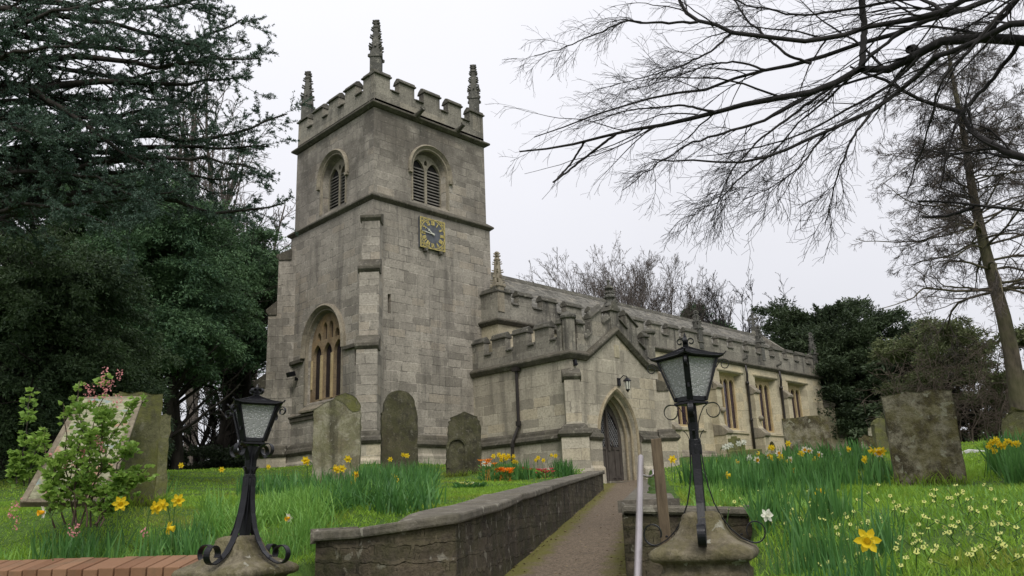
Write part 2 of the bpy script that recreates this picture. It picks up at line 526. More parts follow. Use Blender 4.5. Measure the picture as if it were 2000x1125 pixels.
def facade(mb, O, U, nin, outer, holes):
    """flat wall with openings; holes = [(outline, inner outline, depth)]"""
    O, U, nin = (np.array(q, float) for q in (O, U, nin))
    loops = [outer] + [h[0] for h in holes]
    allp = [p for l in loops for p in l]
    tr = tessellate_polygon([[Vector((p[0], p[1], 0)) for p in l] for l in loops])
    mb.add([O + U * p[0] + Zv * p[1] for p in allp], [tuple(t) for t in tr])
    for out, inn, dep in holes:
        n = len(out)
        vs = [O + U * p[0] + Zv * p[1] for p in out] + [O + U * p[0] + Zv * p[1] + nin * dep for p in inn]
        mb.add(vs, [(i, (i + 1) % n, n + (i + 1) % n, n + i) for i in range(n)])


def plate(mb, O, U, nin, outer, holes, th):
    """slab with openings (tracery): front face, hole reveals, outer rim"""
    facade(mb, O, U, nin, outer, [(h, h, th) for h in holes])


def panel(mb, O, U, outer):
    O, U = np.array(O, float), np.array(U, float)
    tr = tessellate_polygon([[Vector((p[0], p[1], 0)) for p in outer]])
    mb.add([O + U * p[0] + Zv * p[1] for p in outer], [tuple(t) for t in tr])


def off2(path, d, closed=False):
    """offset a 2-D path to its left by d with mitres"""
    n = len(path); out = []
    for i in range(n):
        p = np.array(path[i], float)
        a = np.array(path[(i - 1) % n] if (closed or i > 0) else path[i], float)
        b = np.array(path[(i + 1) % n] if (closed or i < n - 1) else path[i], float)
        d1 = p - a; d2 = b - p
        if np.linalg.norm(d1) < 1e-9: d1 = d2
        if np.linalg.norm(d2) < 1e-9: d2 = d1
        d1 /= np.linalg.norm(d1); d2 /= np.linalg.norm(d2)
        n1 = np.array([-d1[1], d1[0]]); n2 = np.array([-d2[1], d2[0]])
        m = n1 + n2; k = np.dot(m, m)
        m = n1 if k < 1e-6 else m * (2 / k)
        ln = np.linalg.norm(m)
        if ln > 2.2: m = m * (2.2 / ln)
        out.append(p + m * d)
    return out


def ring(mb, plan, prof, closed=False):
    """moulding along a plan path; prof = [(outward, z)], outward = to the right of the path"""
    rings = [off2(plan, -o, closed) for o, z in prof]
    n = len(plan); vs = []
    for k, (o, z) in enumerate(prof):
        zz = z if hasattr(z, '__len__') else [z] * n
        for i in range(n): vs.append((rings[k][i][0], rings[k][i][1], zz[i]))
    fs = []; m = len(prof)
    for k in range(m):
        k2 = (k + 1) % m
        for i in range(n if closed else n - 1):
            j = (i + 1) % n
            fs.append((k * n + i, k * n + j, k2 * n + j, k2 * n + i))
    if not closed:
        fs.append(tuple(k * n for k in range(m))); fs.append(tuple(k * n + n - 1 for k in reversed(range(m))))
    mb.add(vs, fs)


def hood(mb, O, U, nin, path, prof):
    """moulding along an in-plane path; prof = [(in-plane outward (left of path), proud of wall)]"""
    O, U, nin = (np.array(q, float) for q in (O, U, nin))
    n = len(path); m = len(prof); vs = []
    for o, pr in prof:
        for p in off2(path, o): vs.append(O + U * p[0] + Zv * p[1] - nin * pr)
    fs = []
    for k in range(m):
        k2 = (k + 1) % m
        for i in range(n - 1): fs.append((k * n + i, k * n + i + 1, k2 * n + i + 1, k2 * n + i))
    fs.append(tuple(k * n for k in range(m))); fs.append(tuple(k * n + n - 1 for k in reversed(range(m))))
    mb.add(vs, fs)


def inset(o, w, zb, c):
    """shrink an arch outline by w at sides and top, zb at the bottom"""
    p = off2(o, -w, True)
    z0 = min(q[1] for q in o)
    return [(q[0], max(q[1], z0 + zb)) for q in p]


M_DMOULD = stone('door_moulding_stone', (.26, .215, .14), (.40, .34, .235), None, stain=.5, stain_col=(.1, .08, .055), warm=.4, warm_col=(.42, .3, .15), seed=22, bump=.5, lichen=.1)

# ---- tower
X0, Y0, X1, Y1 = 13.72, 19.79, 18.72, 24.79          # lower stage
x0, y0, x1, y1 = 13.80, 19.87, 18.64, 24.71          # belfry stage
ZG, ZL, ZU = 2.2, 11.27, 14.50
UW = np.array([0, -1.0, 0]); US = np.array([1.0, 0, 0]); INW = np.array([1.0, 0, 0]); INS = np.array([0, 1.0, 0])
tw = MB()
ww = arch(2.12, 5.05, 6.75, 1.28, c=-22.46, kind='ell')
ww_in = [(q[0], q[1]) for q in inset(ww, .08, .12, 0)]
slw = [(-20.68, 5.95), (-20.56, 5.95), (-20.56, 6.55), (-20.68, 6.55)]
facade(tw, (X0, 0, 0), UW, INW, [(-Y1, ZG), (-Y0, ZG), (-Y0, ZL), (-Y1, ZL)], [(ww, ww_in, .2), (slw, slw, .3)])
sls = [(14.30, 7.5), (14.42, 7.5), (14.42, 8.12), (14.30, 8.12)]
facade(tw, (0, Y0, 0), US, INS, [(X0, ZG), (X1, ZG), (X1, ZL), (X0, ZL)], [(sls, sls, .3)])
facade(tw, (X1, 0, 0), UW, INW, [(-Y1, ZG), (-Y0, ZG), (-Y0, ZL), (-Y1, ZL)], [])
facade(tw, (0, Y1, 0), US, INS, [(X0, ZG), (X1, ZG), (X1, ZL), (X0, ZL)], [])
bw = arch(1.52, 11.50, 12.62, .86, c=-22.24, kind='ell')
bs = arch(1.50, 11.50, 12.62, .86, c=16.11, kind='ell')
facade(tw, (x0, 0, 0), UW, INW, [(-y1, ZL), (-y0, ZL), (-y0, ZU + .2), (-y1, ZU + .2)], [(bw, inset(bw, .10, .03, 0), .30)])
facade(tw, (0, y0, 0), US, INS, [(x0, ZL), (x1, ZL), (x1, ZU + .2), (x0, ZU + .2)], [(bs, inset(bs, .10, .03, 0), .30)])
facade(tw, (x1, 0, 0), UW, INW, [(-y1, ZL), (-y0, ZL), (-y0, ZU + .2), (-y1, ZU + .2)], [])
facade(tw, (0, y1, 0), US, INS, [(x0, ZL), (x1, ZL), (x1, ZU + .2), (x0, ZU + .2)], [])
tw.box(x0 + .3, y0 + .3, ZU - .3, x1 - .3, y1 - .3, ZU + .05)
part('tower', tw, M_TOWER)
# backs of the two slit openings
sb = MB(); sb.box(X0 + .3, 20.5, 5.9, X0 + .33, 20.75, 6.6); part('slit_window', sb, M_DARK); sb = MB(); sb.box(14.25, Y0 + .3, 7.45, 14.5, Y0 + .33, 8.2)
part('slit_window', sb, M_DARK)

# tower string courses and plinth (closed rings: plan anticlockwise -> outward is to the right)
LOW = [(X0, Y0), (X1, Y0), (X1, Y1), (X0, Y1)]; UPP = [(x0, y0), (x1, y0), (x1, y1), (x0, y1)]
st = MB()
ring(st, UPP, [(-.05, ZL + .14), (.03, ZL + .12), (.20, ZL - .02), (.20, ZL - .07), (.08, ZL - .17), (-.05, ZL - .17)], True)
part('string_course', st, M_STRING, bevel=.012); st = MB()
ring(st, UPP, [(-.05, ZU + .12), (.02, ZU + .10), (.17, ZU + .01), (.17, ZU - .05), (.05, ZU - .13), (-.05, ZU - .13)], True)
part('string_course', st, M_STRING, bevel=.012)
for a, b in ((-24.55, -23.68), (-21.23, -20.5)):
    stw = MB(); stw.frame((X0 - .10, -a, 6.50), (.14, 0, 0), (0, -(b - a), 0), (0, 0, .13)); part('string_course', stw, M_STRING, bevel=.02)
stw = MB(); stw.frame((X0 - .09, 25.0, 4.70), (.13, 0, 0), (0, -4.6, 0), (0, 0, .07)); stw.frame((X0 - .05, 25.0, 4.56), (.09, 0, 0), (0, -4.6, 0), (0, 0, .138))
part('string_course', stw, M_STRING, bevel=.02)


def plinth(mb, plan, closed, zt, zb):
    if isinstance(mb, list): mb.append(MB()); mb = mb[-1]
    ring(mb, plan, [(-.1, zt), (.0, zt), (.07, zt - .07), (.09, zt - .15), (.17, zt - .20), (.20, zt - .29), (.15, zt - .36), (.13, zt - .38), (-.1, zt - .38)], closed)


def plinth_base(mb, plan, closed, zt, zb):
    if isinstance(mb, list): mb.append(MB()); mb = mb[-1]
    ring(mb, plan, [(-.1, zt - .38), (.10, zt - .38), (.10, zb + .28), (.17, zb + .2), (.2, zb - .6), (-.1, zb - .6)], closed)


pl = []; plb = []
plinth(pl, LOW, True, 3.84, 2.9); plinth_base(plb, LOW, True, 3.84, 3.0)

# diagonal buttresses of the tower
bt = MB(); btc = MB()


def diag_buttress(mb, mc, corner, ang, w, stages, zbot, plm=None, plbm=None):
    """stages from the top: (z_top, projection); each with a sloped weathering"""
    d = np.array([math.cos(ang), math.sin(ang), 0]); s = np.array([-math.sin(ang), math.cos(ang), 0])
    c = np.array([corner[0], corner[1], 0.0])
    for i, (zt, pr) in enumerate(stages):
        zb = stages[i + 1][0] if i + 1 < len(stages) else zbot
        p0 = stages[i - 1][1] if i else -.1
        ww_ = w + .03 * i
        a = c - s * ww_ / 2 - d * .3
        slope = .32 if i else .22
        poly = [(-.0, zb), (pr + .3, zb), (pr + .3, zt - slope), (p0 + .3, zt), (0, zt)]
        mb.prism([a + d * u + Zv * z for u, z in poly], s * ww_)
        # projecting moulded drip at the foot of the weathering
        a2 = c - s * (ww_ / 2 + .045)
        if isinstance(mc, list): mc.append(MB())
        (mc[-1] if isinstance(mc, list) else mc).prism([a2 + d * u + Zv * z for u, z in [(p0 - .02, zt + .03), (pr + .07, zt - slope + .05), (pr + .08, zt - slope - .04), (pr - .02, zt - slope - .16), (p0 - .02, zt - slope - .16)]], s * (ww_ + .09))
    if plm is not None:
        pr = stages[-1][1]
        pts = [c - s * (w / 2 + .06) - d * .2, c - s * (w / 2 + .06) + d * pr, c + s * (w / 2 + .06) + d * pr, c + s * (w / 2 + .06) - d * .2]
        plan = [(p[0], p[1]) for p in pts]
        plinth(plm, plan, False, 3.84, 0); plinth_base(plbm, plan, False, 3.84, zbot + .5)




def buttress_part(corner, ang, w, stages, zbot, mat, a=None, b=None):
    m1 = MB(); m2 = []
    diag_buttress(m1, m2, corner, ang, w, stages, zbot, a, b)
    o = part('buttress', m1, mat, bevel=.015); [m_.build('weathering', M_STRING, o, bevel=.02) for m_ in m2]


buttress_part((X0, Y0), rad(225), .56, [(10.62, .30), (9.02, .52), (6.62, .78)], 2.3, M_TOWER, pl, plb)
buttress_part((X0, Y1), rad(135), .56, [(10.62, .34), (8.75, .62), (6.25, .95)], 2.3, M_TOWER, pl, plb)


# ---- windows of the tower
def window(name, O, U, nin, front, splay, zb, dep, lights, upper, tmat, gmat, th=.12, hoodpath=None):
    inn = inset(front, splay, zb, 0)
    big = off2(inn, .03, True)
    mb = MB(); plate(mb, np.array(O) + np.array(nin) * (dep - .05), U, nin, [tuple(q) for q in big], lights + upper, th)
    w = part(name, mb, tmat)
    g = MB(); panel(g, np.array(O) + np.array(nin) * (dep + th - .055), U, [tuple(q) for q in big])
    g.build('glass', gmat, w)
    return w


cx = -22.46
ls = []
for i in (-1, 0, 1):
    ls.append(arch(.50, 5.20, 6.62, .38, 8, cx + i * .62))
up = []
for i in (-1.5, -.5, .5, 1.5):
    up.append(arch(.23, 7.12, 7.22 if abs(i) > 1 else 7.52, .18, 5, cx + i * .36))
W = window('west_window', (X0, 0, 0), UW, INW, ww, .08, .12, .2, ls, up, M_TRAC, M_GLASS)
mb = MB()
for i in (-.5, .5):
    mb.frame((X0 + .095, -(cx + i * .62) + .055, 5.16), (.06, 0, 0), (0, -.11, 0), (0, 0, 1.45))
mb.frame((X0 + .11, -(cx - .965), 5.55), (.05, 0, 0), (0, -.08, 0), (0, 0, .95))
mb.build('mullion', M_YELLOW, W, bevel=.012)
sill = MB(); sill.prism([(X0 - .13, 23.72, 4.80), (X0 - .13, 23.72, 4.87), (X0 + .18, 23.72, 5.16), (X0 + .18, 23.72, 4.80)], (0, -2.46, 0))
sill.build('sill', M_MOULD, W, bevel=.012)
hm = MB()
hp = [q for q in arch(2.20, 6.62, 6.75, 1.32, c=cx, kind='ell')][::-1]
hood(hm, (X0, 0, 0), UW, INW, hp, [(-.17, .0), (-.17, .10), (-.10, .15), (-.02, .05), (.0, .0)])
hp2 = arch(2.12, 5.05, 6.75, 1.28, c=cx, kind='ell')[::-1]
hood(hm, (X0, 0, 0), UW, INW, hp2, [(-.07, -.01), (-.07, .025), (.0, .03), (.03, -.06)])
hm.build('hood_mould', M_MOULD, W)


def belfry(O, U, nin, front, c, name):
    l2 = [arch(.57, 11.54, 12.72, .44, 8, c - .335), arch(.57, 11.54, 12.72, .44, 8, c + .335)]
    up2 = [arch(.13, 13.02, 13.10, .10, 5, c)]
    w = window(name, O, U, nin, front, .10, .03, .30, l2, up2, M_BELTR, M_DARK, .10)  # no glass here: a dark backing sheet paints the unlit belfry
    O, U, nin = np.array(O), np.array(U), np.array(nin)
    lv = MB()
    for s in (-1, 1):
        z = 11.58
        while z < 12.84:
            o = O + U * (c + s * .335 - .29) + nin * .265 + Zv * z
            lv.frame(o, U * .58, nin * .085 + Zv * .075, Zv * .022 - nin * .004)
            z += .112
    lv.build('louvre', M_LOUVRE, w)
    h = MB()
    a = arch(1.62, 12.52, 12.62, .90, c=c, kind='ell')[::-1]
    hood(h, O, U, nin, a, [(-.13, 0), (-.13, .07), (-.08, .12), (-.01, .03), (0, 0)])
    b = front[::-1]
    hood(h, O, U, nin, b, [(-.06, -.01), (-.06, .02), (0, .025), (.03, -.05)])
    for s in (-1, 1):
        h.frame(O + U * (c + s * .87 - .07) - nin * .10 + Zv * 12.45, U * .14, nin * .12, Zv * .10)
    h.build('hood_mould', M_MOULD, w)
    return w


belfry((x0, 0, 0), UW, INW, bw, -22.24, 'belfry_window')
belfry((0, y0, 0), US, INS, bs, 16.11, 'belfry_window')

# ---- battlements of the tower
pt = MB(); pc = []


def parapet_run(mw, mc, O, U, nin, u0, u1, z0, ze, zt, merlons, th=.28, over=.07):
    """wall from z0 to ze, merlons [(ua, ub)] up to zt, moulded copings"""
    O, U, nin = np.array(O, float), np.array(U, float), np.array(nin, float)
    mw.frame(O + U * u0 + Zv * z0, U * (u1 - u0), nin * th, Zv * (ze - z0))
    prev = u0
    for a, b in merlons:
        mw.frame(O + U * a + Zv * (ze - .004) + nin * .002, U * (b - a), nin * (th - .004), Zv * (zt - ze))
        prof = [(-over, zt - .02), (-over, zt + .035), (-over + .05, zt + .05), (.02, zt + .15), (th * .5, zt + .20), (th, zt + .1), (th + over, zt - .02)]
        aa, bb = a - .03, b + .03
        m1 = MB(); mc.append(m1)
        m1.prism([O + U * aa + nin * p + Zv * z for p, z in prof], U * (bb - aa))
        if a > prev + .05:
            p2 = [(-over, ze - .015), (-over, ze + .03), (.0, ze + .055), (.05, ze + .10), (th, ze + .04), (th, ze - .015)]
            m2 = MB(); mc.append(m2)
            m2.prism([O + U * (prev + .032) + nin * p + Zv * z for p, z in p2], U * (a - prev - .064))
        prev = b


zp0, zpe, zpt = ZU + .1, 15.17, 15.62
ms = [(13.80, 14.44), (14.82, 15.46), (15.86, 16.58), (16.96, 17.58), (17.98, 18.64)]
parapet_run(pt, pc, (0, y0, 0), US, INS, x0, x1, zp0, zpe, zpt, ms)
mwest = [(-24.71, -24.05), (-23.68, -23.04), (-22.66, -22.02), (-21.62, -20.98), (-20.53, -20.155)]
parapet_run(pt, pc, (x0, 0, 0), UW, INW, -y1 + .002, -y0 - .284, zp0, zpe, zpt, mwest)
parapet_run(pt, pc, (x1 - .28, 0, 0), UW, INW, -y1 + .002, -y0 - .284, zp0, zpe, zpt, mwest)
parapet_run(pt, pc, (0, y1 - .28, 0), US, INS, x0 + .284, x1 - .284, zp0, zpe, zpt, [(14.2, 14.44), (14.82, 15.46), (15.86, 16.58), (16.96, 17.58), (17.98, 18.3)])
for cxx, cyy in ((x0, y0), (x1 - .5, y0), (x0, y1 - .5), (x1 - .5, y1 - .5)):
    pt.box(cxx + .004, cyy + .004, zpe, cxx + .496, cyy + .496, zpt + .1)
tp = part('tower_parapet', pt, M_PARA, bevel=.012)
for m_ in pc: m_.build('coping', M_COPE, tp, bevel=.012)


# ---- pinnacles
def pinnacle(name, x, y, z0, hs, h, w, rot=45, mat=None):
    """square shaft hs high and crocketed spire up to z0+h"""
    mb = MB(); r = rad(rot)
    k = math.sqrt(.5)

    def sq(hw, z): return [(x + hw / k * math.cos(r + math.pi / 4 + q * math.pi / 2), y + hw / k * math.sin(r + math.pi / 4 + q * math.pi / 2), z) for q in range(4)]
    hw = w / 2
    mb.loft([sq(hw, z0), sq(hw, z0 + hs)])
    mb.loft([sq(hw + .025, z0 + hs - .06), sq(hw + .03, z0 + hs - .01), sq(hw * .82, z0 + hs + .05), sq(hw * .42, z0 + h * .90), sq(hw * .2, z0 + h * .93)])
    # gablets
    for q in range(4):
        a = r + q * math.pi / 2
        n = np.array([math.cos(a), math.sin(a), 0]); s = np.array([-math.sin(a), math.cos(a), 0])
        c = np.array([x, y, z0 + hs])
        g = c + n * (hw + .015)
        mb.prism([g - s * hw * 1.02 - Zv * .03, g + s * hw * 1.02 - Zv * .03, g + Zv * w * .95], -n * (hw * .55))
        mb.frame(g - s * .03 + Zv * w * .82 - n * .04, s * .06, n * .09, Zv * .09)
        # ball crockets at the shaft corners
    tiers = [.50, .66, .80]
    for q in range(4):
        a = r + math.pi / 4 + q * math.pi / 2
        n = np.array([math.cos(a), math.sin(a), 0]); s = np.array([-math.sin(a), math.cos(a), 0])
        c = np.array([x, y, 0.0])
        p = c + n * (hw / k) + Zv * (z0 + hs - .02)
        mb.loft([[p + n * (u + du) + s * sv + Zv * zz for u, sv in ((-.03, -sw), (-.03, sw), (.05, sw), (.05, -sw))] for zz, sw, du in ((-.07, .02, -.02), (-.05, .04, .01), (.04, .04, .01), (.065, .015, -.02))])
        for t in tiers:
            zc = z0 + h * t
            rr = hw / k * (.86 + (.36 - .86) * ((t * h - hs) / (.90 * h - hs)))
            sc = w / .40 * (1.05 - .35 * t)
            for dz, ex in ((-.065, .18), (.055, .15)):
                p = c + n * (rr - .02) + Zv * (zc + dz * sc)
                b = .042 * sc
                mb.loft([[p + n * u + s * sv * b for u, sv in ((0, -1), (0, 1))][0:1] + [p + s * b, p + n * ex * .8 * sc + s * b + Zv * .01, p + n * ex * .8 * sc - s * b + Zv * .01],
                         [p - s * b + Zv * b * 1.3, p + s * b + Zv * b * 1.3, p + n * ex * sc + s * b * .8 + Zv * b * 1.9, p + n * ex * sc - s * b * .8 + Zv * b * 1.9]])
    # collar and finial
    mb.loft([sq(hw * .40, z0 + h * .84), sq(hw * .62, z0 + h * .855), sq(hw * .62, z0 + h * .868), sq(hw * .34, z0 + h * .89)])
    for q in range(4):
        a = r + math.pi / 4 + q * math.pi / 2
        n = np.array([math.cos(a), math.sin(a), 0]); s = np.array([-math.sin(a), math.cos(a), 0])
        for t, ex, b in ((.915, .66, .3), (.955, .60, .26)):
            p = np.array([x, y, z0 + h * t])
            mb.loft([[p - s * hw * b, p + s * hw * b, p + n * hw * ex * 1.2 + s * hw * b * .7, p + n * hw * ex * 1.2 - s * hw * b * .7],
                     [p - s * hw * b + Zv * hw * .25, p + s * hw * b + Zv * hw * .25, p + n * hw * ex * 1.35 + s * hw * b * .6 + Zv * hw * .3, p + n * hw * ex * 1.35 - s * hw * b * .6 + Zv * hw * .3]])
    mb.loft([sq(hw * .3, z0 + h * .92), sq(hw * .42, z0 + h * .98), sq(hw * .3, z0 + h)])
    return part(name, mb, mat or M_PINN, bevel=.008)


for px_, py_ in ((x0 + .22, y0 + .22), (x1 - .22, y0 + .22), (x0 + .22, y1 - .22), (x1 - .22, y1 - .22)):
    pinnacle('pinnacle', px_, py_, 15.6, .74, 2.17, .37)

# gargoyles / water spouts
for gx in (15.45, 17.25):
    g = MB()
    pts = [np.array([gx, y0 + .1, ZU + .03]), np.array([gx, y0 - .18, ZU + .05]), np.array([gx - .01, y0 - .38, ZU + .10]), np.array([gx - .01, y0 - .52, ZU + .16])]
    g.tube(pts, [.11, .10, .075, .085], 8)
    g.box(gx - .07, y0 - .5, ZU + .18, gx - .02, y0 - .4, ZU + .25); g.box(gx + .02, y0 - .5, ZU + .18, gx + .07, y0 - .4, ZU + .25)
    part('water_spout', g, M_COPE, bevel=.02)

# ---- the clock (fixed to the south face)
ck = MB(); CX, CZ, CH = 16.04, 10.40, .53
CY = Y0 - .09
ck.box(CX - CH, CY, CZ - CH, CX + CH, Y0 + .02, CZ + CH)
clock = part('clock', ck, M_CLOCK, bevel=.01)
cg = MB()


def cbox(ax, az, bx, bz, w, y=CY - .012, mb=cg, th=.012):
    a = np.array([CX + ax, 0, CZ + az]); b = np.array([CX + bx, 0, CZ + bz])
    d = b - a; L = np.linalg.norm(d); d = d / L; s = np.array([-d[2], 0, d[0]])
    o = a - s * w / 2; o[1] = y
    mb.frame(o, d * L, s * w, np.array([0, th, 0]))


def carc(cx_, cz_, r, a0, a1, w, n=14):
    for i in range(n):
        t0 = rad(a0 + (a1 - a0) * i / n); t1 = rad(a0 + (a1 - a0) * (i + 1) / n)
        cbox(cx_ + r * math.cos(t0), cz_ + r * math.sin(t0), cx_ + r * math.cos(t1), cz_ + r * math.sin(t1), w)


for a, b, c_, d in ((-1, -1, 1, -1), (1, -1, 1, 1), (1, 1, -1, 1), (-1, 1, -1, -1)):
    cbox(a * .515, b * .515, c_ * .515, d * .515, .016)
for i in range(60):
    t = math.pi * 2 * i / 60
    cbox(.475 * math.cos(t), .475 * math.sin(t), .505 * math.cos(t), .505 * math.sin(t), .018)
carc(0, 0, .512, 0, 360, .012, 48)
for sx in (-1, 1):
    for sz in (-1, 1):
        for (ox, oz, r, a0, a1, w) in ((.435, .435, .05, 0, 360, .014), (.47, .36, .03, 0, 360, .012), (.36, .47, .03, 0, 360, .012), (.485, .485, .020, 0, 360, .014), (.395, .40, .03, 0, 360, .012), (.49, .29, .02, 0, 360, .016), (.29, .49, .02, 0, 360, .016)):
            carc(sx * ox, sz * oz, r, a0, a1, w, 10)
NUM = ['XII', 'I', 'II', 'III', 'IIII', 'V', 'VI', 'VII', 'VIII', 'IX', 'X', 'XI']
for i, s in enumerate(NUM):
    th = math.pi / 2 - i * math.pi / 6
    er = np.array([math.cos(th), math.sin(th)]); et = np.array([math.sin(th), -math.cos(th)])
    wd = {'I': .028, 'V': .075, 'X': .075}
    tot = sum(wd[c] for c in s) + .006 * (len(s) - 1); x = -tot / 2
    for c in s:
        w = wd[c]
        strokes = {'I': [((.5, 0), (.5, 1), .022)], 'V': [((.08, 1), (.5, 0), .024), ((.92, 1), (.5, 0), .013)], 'X': [((.08, 1), (.92, 0), .024), ((.92, 1), (.08, 0), .013)]}[c]
        for (ax, az), (bx, bz), sw in strokes:
            p = et * (x + ax * w) + er * (.315 + az * .145); q = et * (x + bx * w) + er * (.315 + bz * .145)
            cbox(p[0], p[1], q[0], q[1], sw, CY - .012 - .001 * (len(s)))
        x += w + .006
cg.build('numeral', M_GOLD, clock)
for th, L, w in ((176, .45, .026), (146, .30, .034)):
    h = MB(); t = rad(th); d = (math.cos(t), math.sin(t))
    cbox(-d[0] * .07, -d[1] * .07, d[0] * L * .72, d[1] * L * .72, w, CY - .04 if L > .4 else CY - .03, h)
    cbox(d[0] * L * .72, d[1] * L * .72, d[0] * L, d[1] * L, w * .55, CY - .039 if L > .4 else CY - .029, h)
    if L < .4: cbox(d[0] * L * .60, d[1] * L * .60, d[0] * L * .80, d[1] * L * .80, w * 2.2, CY - .029, h)
    h.build('hand', M_HAND, clock)
hb = MB(); hb.tube([(CX, CY - .05, CZ), (CX, CY + .0, CZ)], .035, 10); hb.build('hand_boss', M_HAND, clock)
for s in (-.3, .33):
    b = MB(); b.box(CX + s - .05, Y0 - .16, CZ - CH - .12, CX + s + .05, Y0 + .05, CZ - CH - .002); b.build('corbel', M_COPE, clock, bevel=.015)

# ---- aisle (south side) and nave
AX0, AX1, AY = 18.19, 41.8, 18.97
ZA = 7.62
ai = MB()
wins = []
for a, b in ((31.72, 33.62), (34.84, 36.86), (38.06, 40.06), (24.3, 26.2), (28.2, 30.1)):
    o = [(a, 4.52), (b, 4.52), (b, 7.12), (a, 7.12)]
    i_ = [(a + .20, 4.60), (b - .20, 4.60), (b - .20, 7.04), (a + .20, 7.04)]
    wins.append((o, i_, .32))
sd = arch(.62, 2.9, 3.78, .36, 8, 35.75)
facade(ai, (0, AY, 0), US, INS, [(AX0, 2.0), (AX1, 2.0), (AX1, ZA + .1), (AX0, ZA + .1)], wins + [(sd, sd, .35)])
facade(ai, (AX0, 0, 0), UW, INW, [(-25.7, 2.0), (-AY, 2.0), (-AY, ZA + .1), (-25.7, ZA + .1)], [])
facade(ai, (AX1, 0, 0), UW, INW, [(-25.7, 2.0), (-AY, 2.0), (-AY, ZA + .1), (-25.7, ZA + .1)], [])
facade(ai, (0, 25.7, 0), US, INS, [(AX0, 2.0), (AX1, 2.0), (AX1, ZA + .1), (AX0, ZA + .1)], [])
part('aisle', ai, M_AISLE)
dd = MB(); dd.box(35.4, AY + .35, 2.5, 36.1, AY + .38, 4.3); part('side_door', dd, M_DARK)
for (o, i_, dp) in wins:
    a, b = i_[0][0], i_[1][0]; z0, z1 = i_[0][1], i_[2][1]
    n = 3; lw = .41; gap = (b - a - n * lw) / (n + 1)
    ls = [arch(lw, z0 + .07, z1 - .42, .26, 6, a + gap * (k + 1) + lw * (k + .5)) for k in range(n)]
    mb = MB(); plate(mb, (0, AY + .29, 0), US, INS, [(a - .03, z0 - .03), (b + .03, z0 - .03), (b + .03, z1 + .03), (a - .03, z1 + .03)], ls, .10)
    w = part('aisle_window', mb, M_YELLOW)
    g = MB(); g.box(a - .03, AY + .375, z0 - .03, b + .03, AY + .39, z1 + .03); g.build('glass', M_GLASSP, w)
    lab = MB(); hood(lab, (0, AY, 0), US, INS, [(b + .36, z1 + .12), (a - .36, z1 + .12)][::-1], [(.0, 0), (.0, .05), (.07, .07), (.10, 0)])
    lab.build('label_mould', M_AISLE, w, bevel=.01)
    sl_ = MB(); sl_.frame((a - .30, AY - .06, 4.40), (b - a + .6, 0, 0), (0, .10, 0), (0, 0, .115)); sl_.build('sill', M_AISLE, w, bevel=.01)
ap = MB(); apc = []
mer = [(18.19, 18.86)]
x = 19.22
k = 0
while x < 41.0:
    w = .66 + .2 * ((k * 7) % 3) / 2
    mer.append((x, min(x + w, 41.25))); x += w + .52; k += 1
mer.append((41.35, 41.8)) if mer[-1][1] < 41.2 else None
parapet_run(ap, apc, (0, AY, 0), US, INS, AX0, AX1, ZA + .09, 8.28, 8.66, mer, .26, .06)
parapet_run(ap, apc, (AX0, 0, 0), UW, INW, -19.9, -AY - .264, ZA + .09, 8.28, 8.66, [(-19.9, -19.24)], .26, .06)
o = part('aisle_parapet', ap, M_PARA, bevel=.012); [m_.build('coping', M_COPE, o, bevel=.012) for m_ in apc]
ast = MB()
ring(ast, [(AX0, 20.2), (AX0, AY), (AX1, AY), (AX1, 25.7)], [(-.06, ZA + .12), (.02, ZA + .12), (.15, ZA + .05), (.15, ZA), (.05, ZA - .10), (-.06, ZA - .10)])
part('string_course', ast, M_STRING, bevel=.012)
for px_, h in ((18.36, 2.15), (24.6, 1.75), (30.5, 1.75), (35.95, 1.75), (41.62, 2.1)):
    pinnacle('pinnacle', px_, AY + .12, 8.0 if px_ > 20 else 7.95, .95, h, .30, 0, M_PINN if px_ > 20 else M_MOULD)
# pilaster strips under the pinnacles carry the string to the buttresses
for bx in (34.22, 37.42, 31.0, 27.2):
    ab = MB(); abc = []
    prof = [(0, 2.2), (.62, 2.2), (.62, 4.35), (.36, 4.75), (.36, 6.35), (0, 6.75)]
    ab.prism([(bx - .2, AY + .02 - u, z) for u, z in prof], (.40, 0, 0))
    for z, u in ((4.52, .62), (6.5, .36)):
        abc.append(MB()); abc[-1].prism([(bx - .23, AY - uu, zz) for uu, zz in ((0, z + .22), (u - .2, z + .12), (u + .07, z - .12), (u + .07, z - .22), (u - .05, z - .30), (0, z - .30))], (.46, 0, 0))
    o = part('buttress', ab, M_AISLE, bevel=.02); [m_.build('weathering', M_MOULD, o, bevel=.02) for m_ in abc]
buttress_part((AX1, AY), rad(315), .5, [(6.4, .45), (4.9, .85)], 2.2, M_AISLE)
abp = MB(); plinth(abp, [(22.3, AY), (AX1, AY)], False, 3.6, 0); part('plinth_moulding', abp, M_MOULD)
# small carved stops on the buttresses
for bx, z in ((34.25, 5.1), (31.05, 5.3)):
    cs = MB(); cs.lathe([(.02, -.12), (.10, -.06), (.12, .03), (.06, .12)], (bx, AY - .42, z), 8); part('carved_stop', cs, M_MOULD, smooth=True)
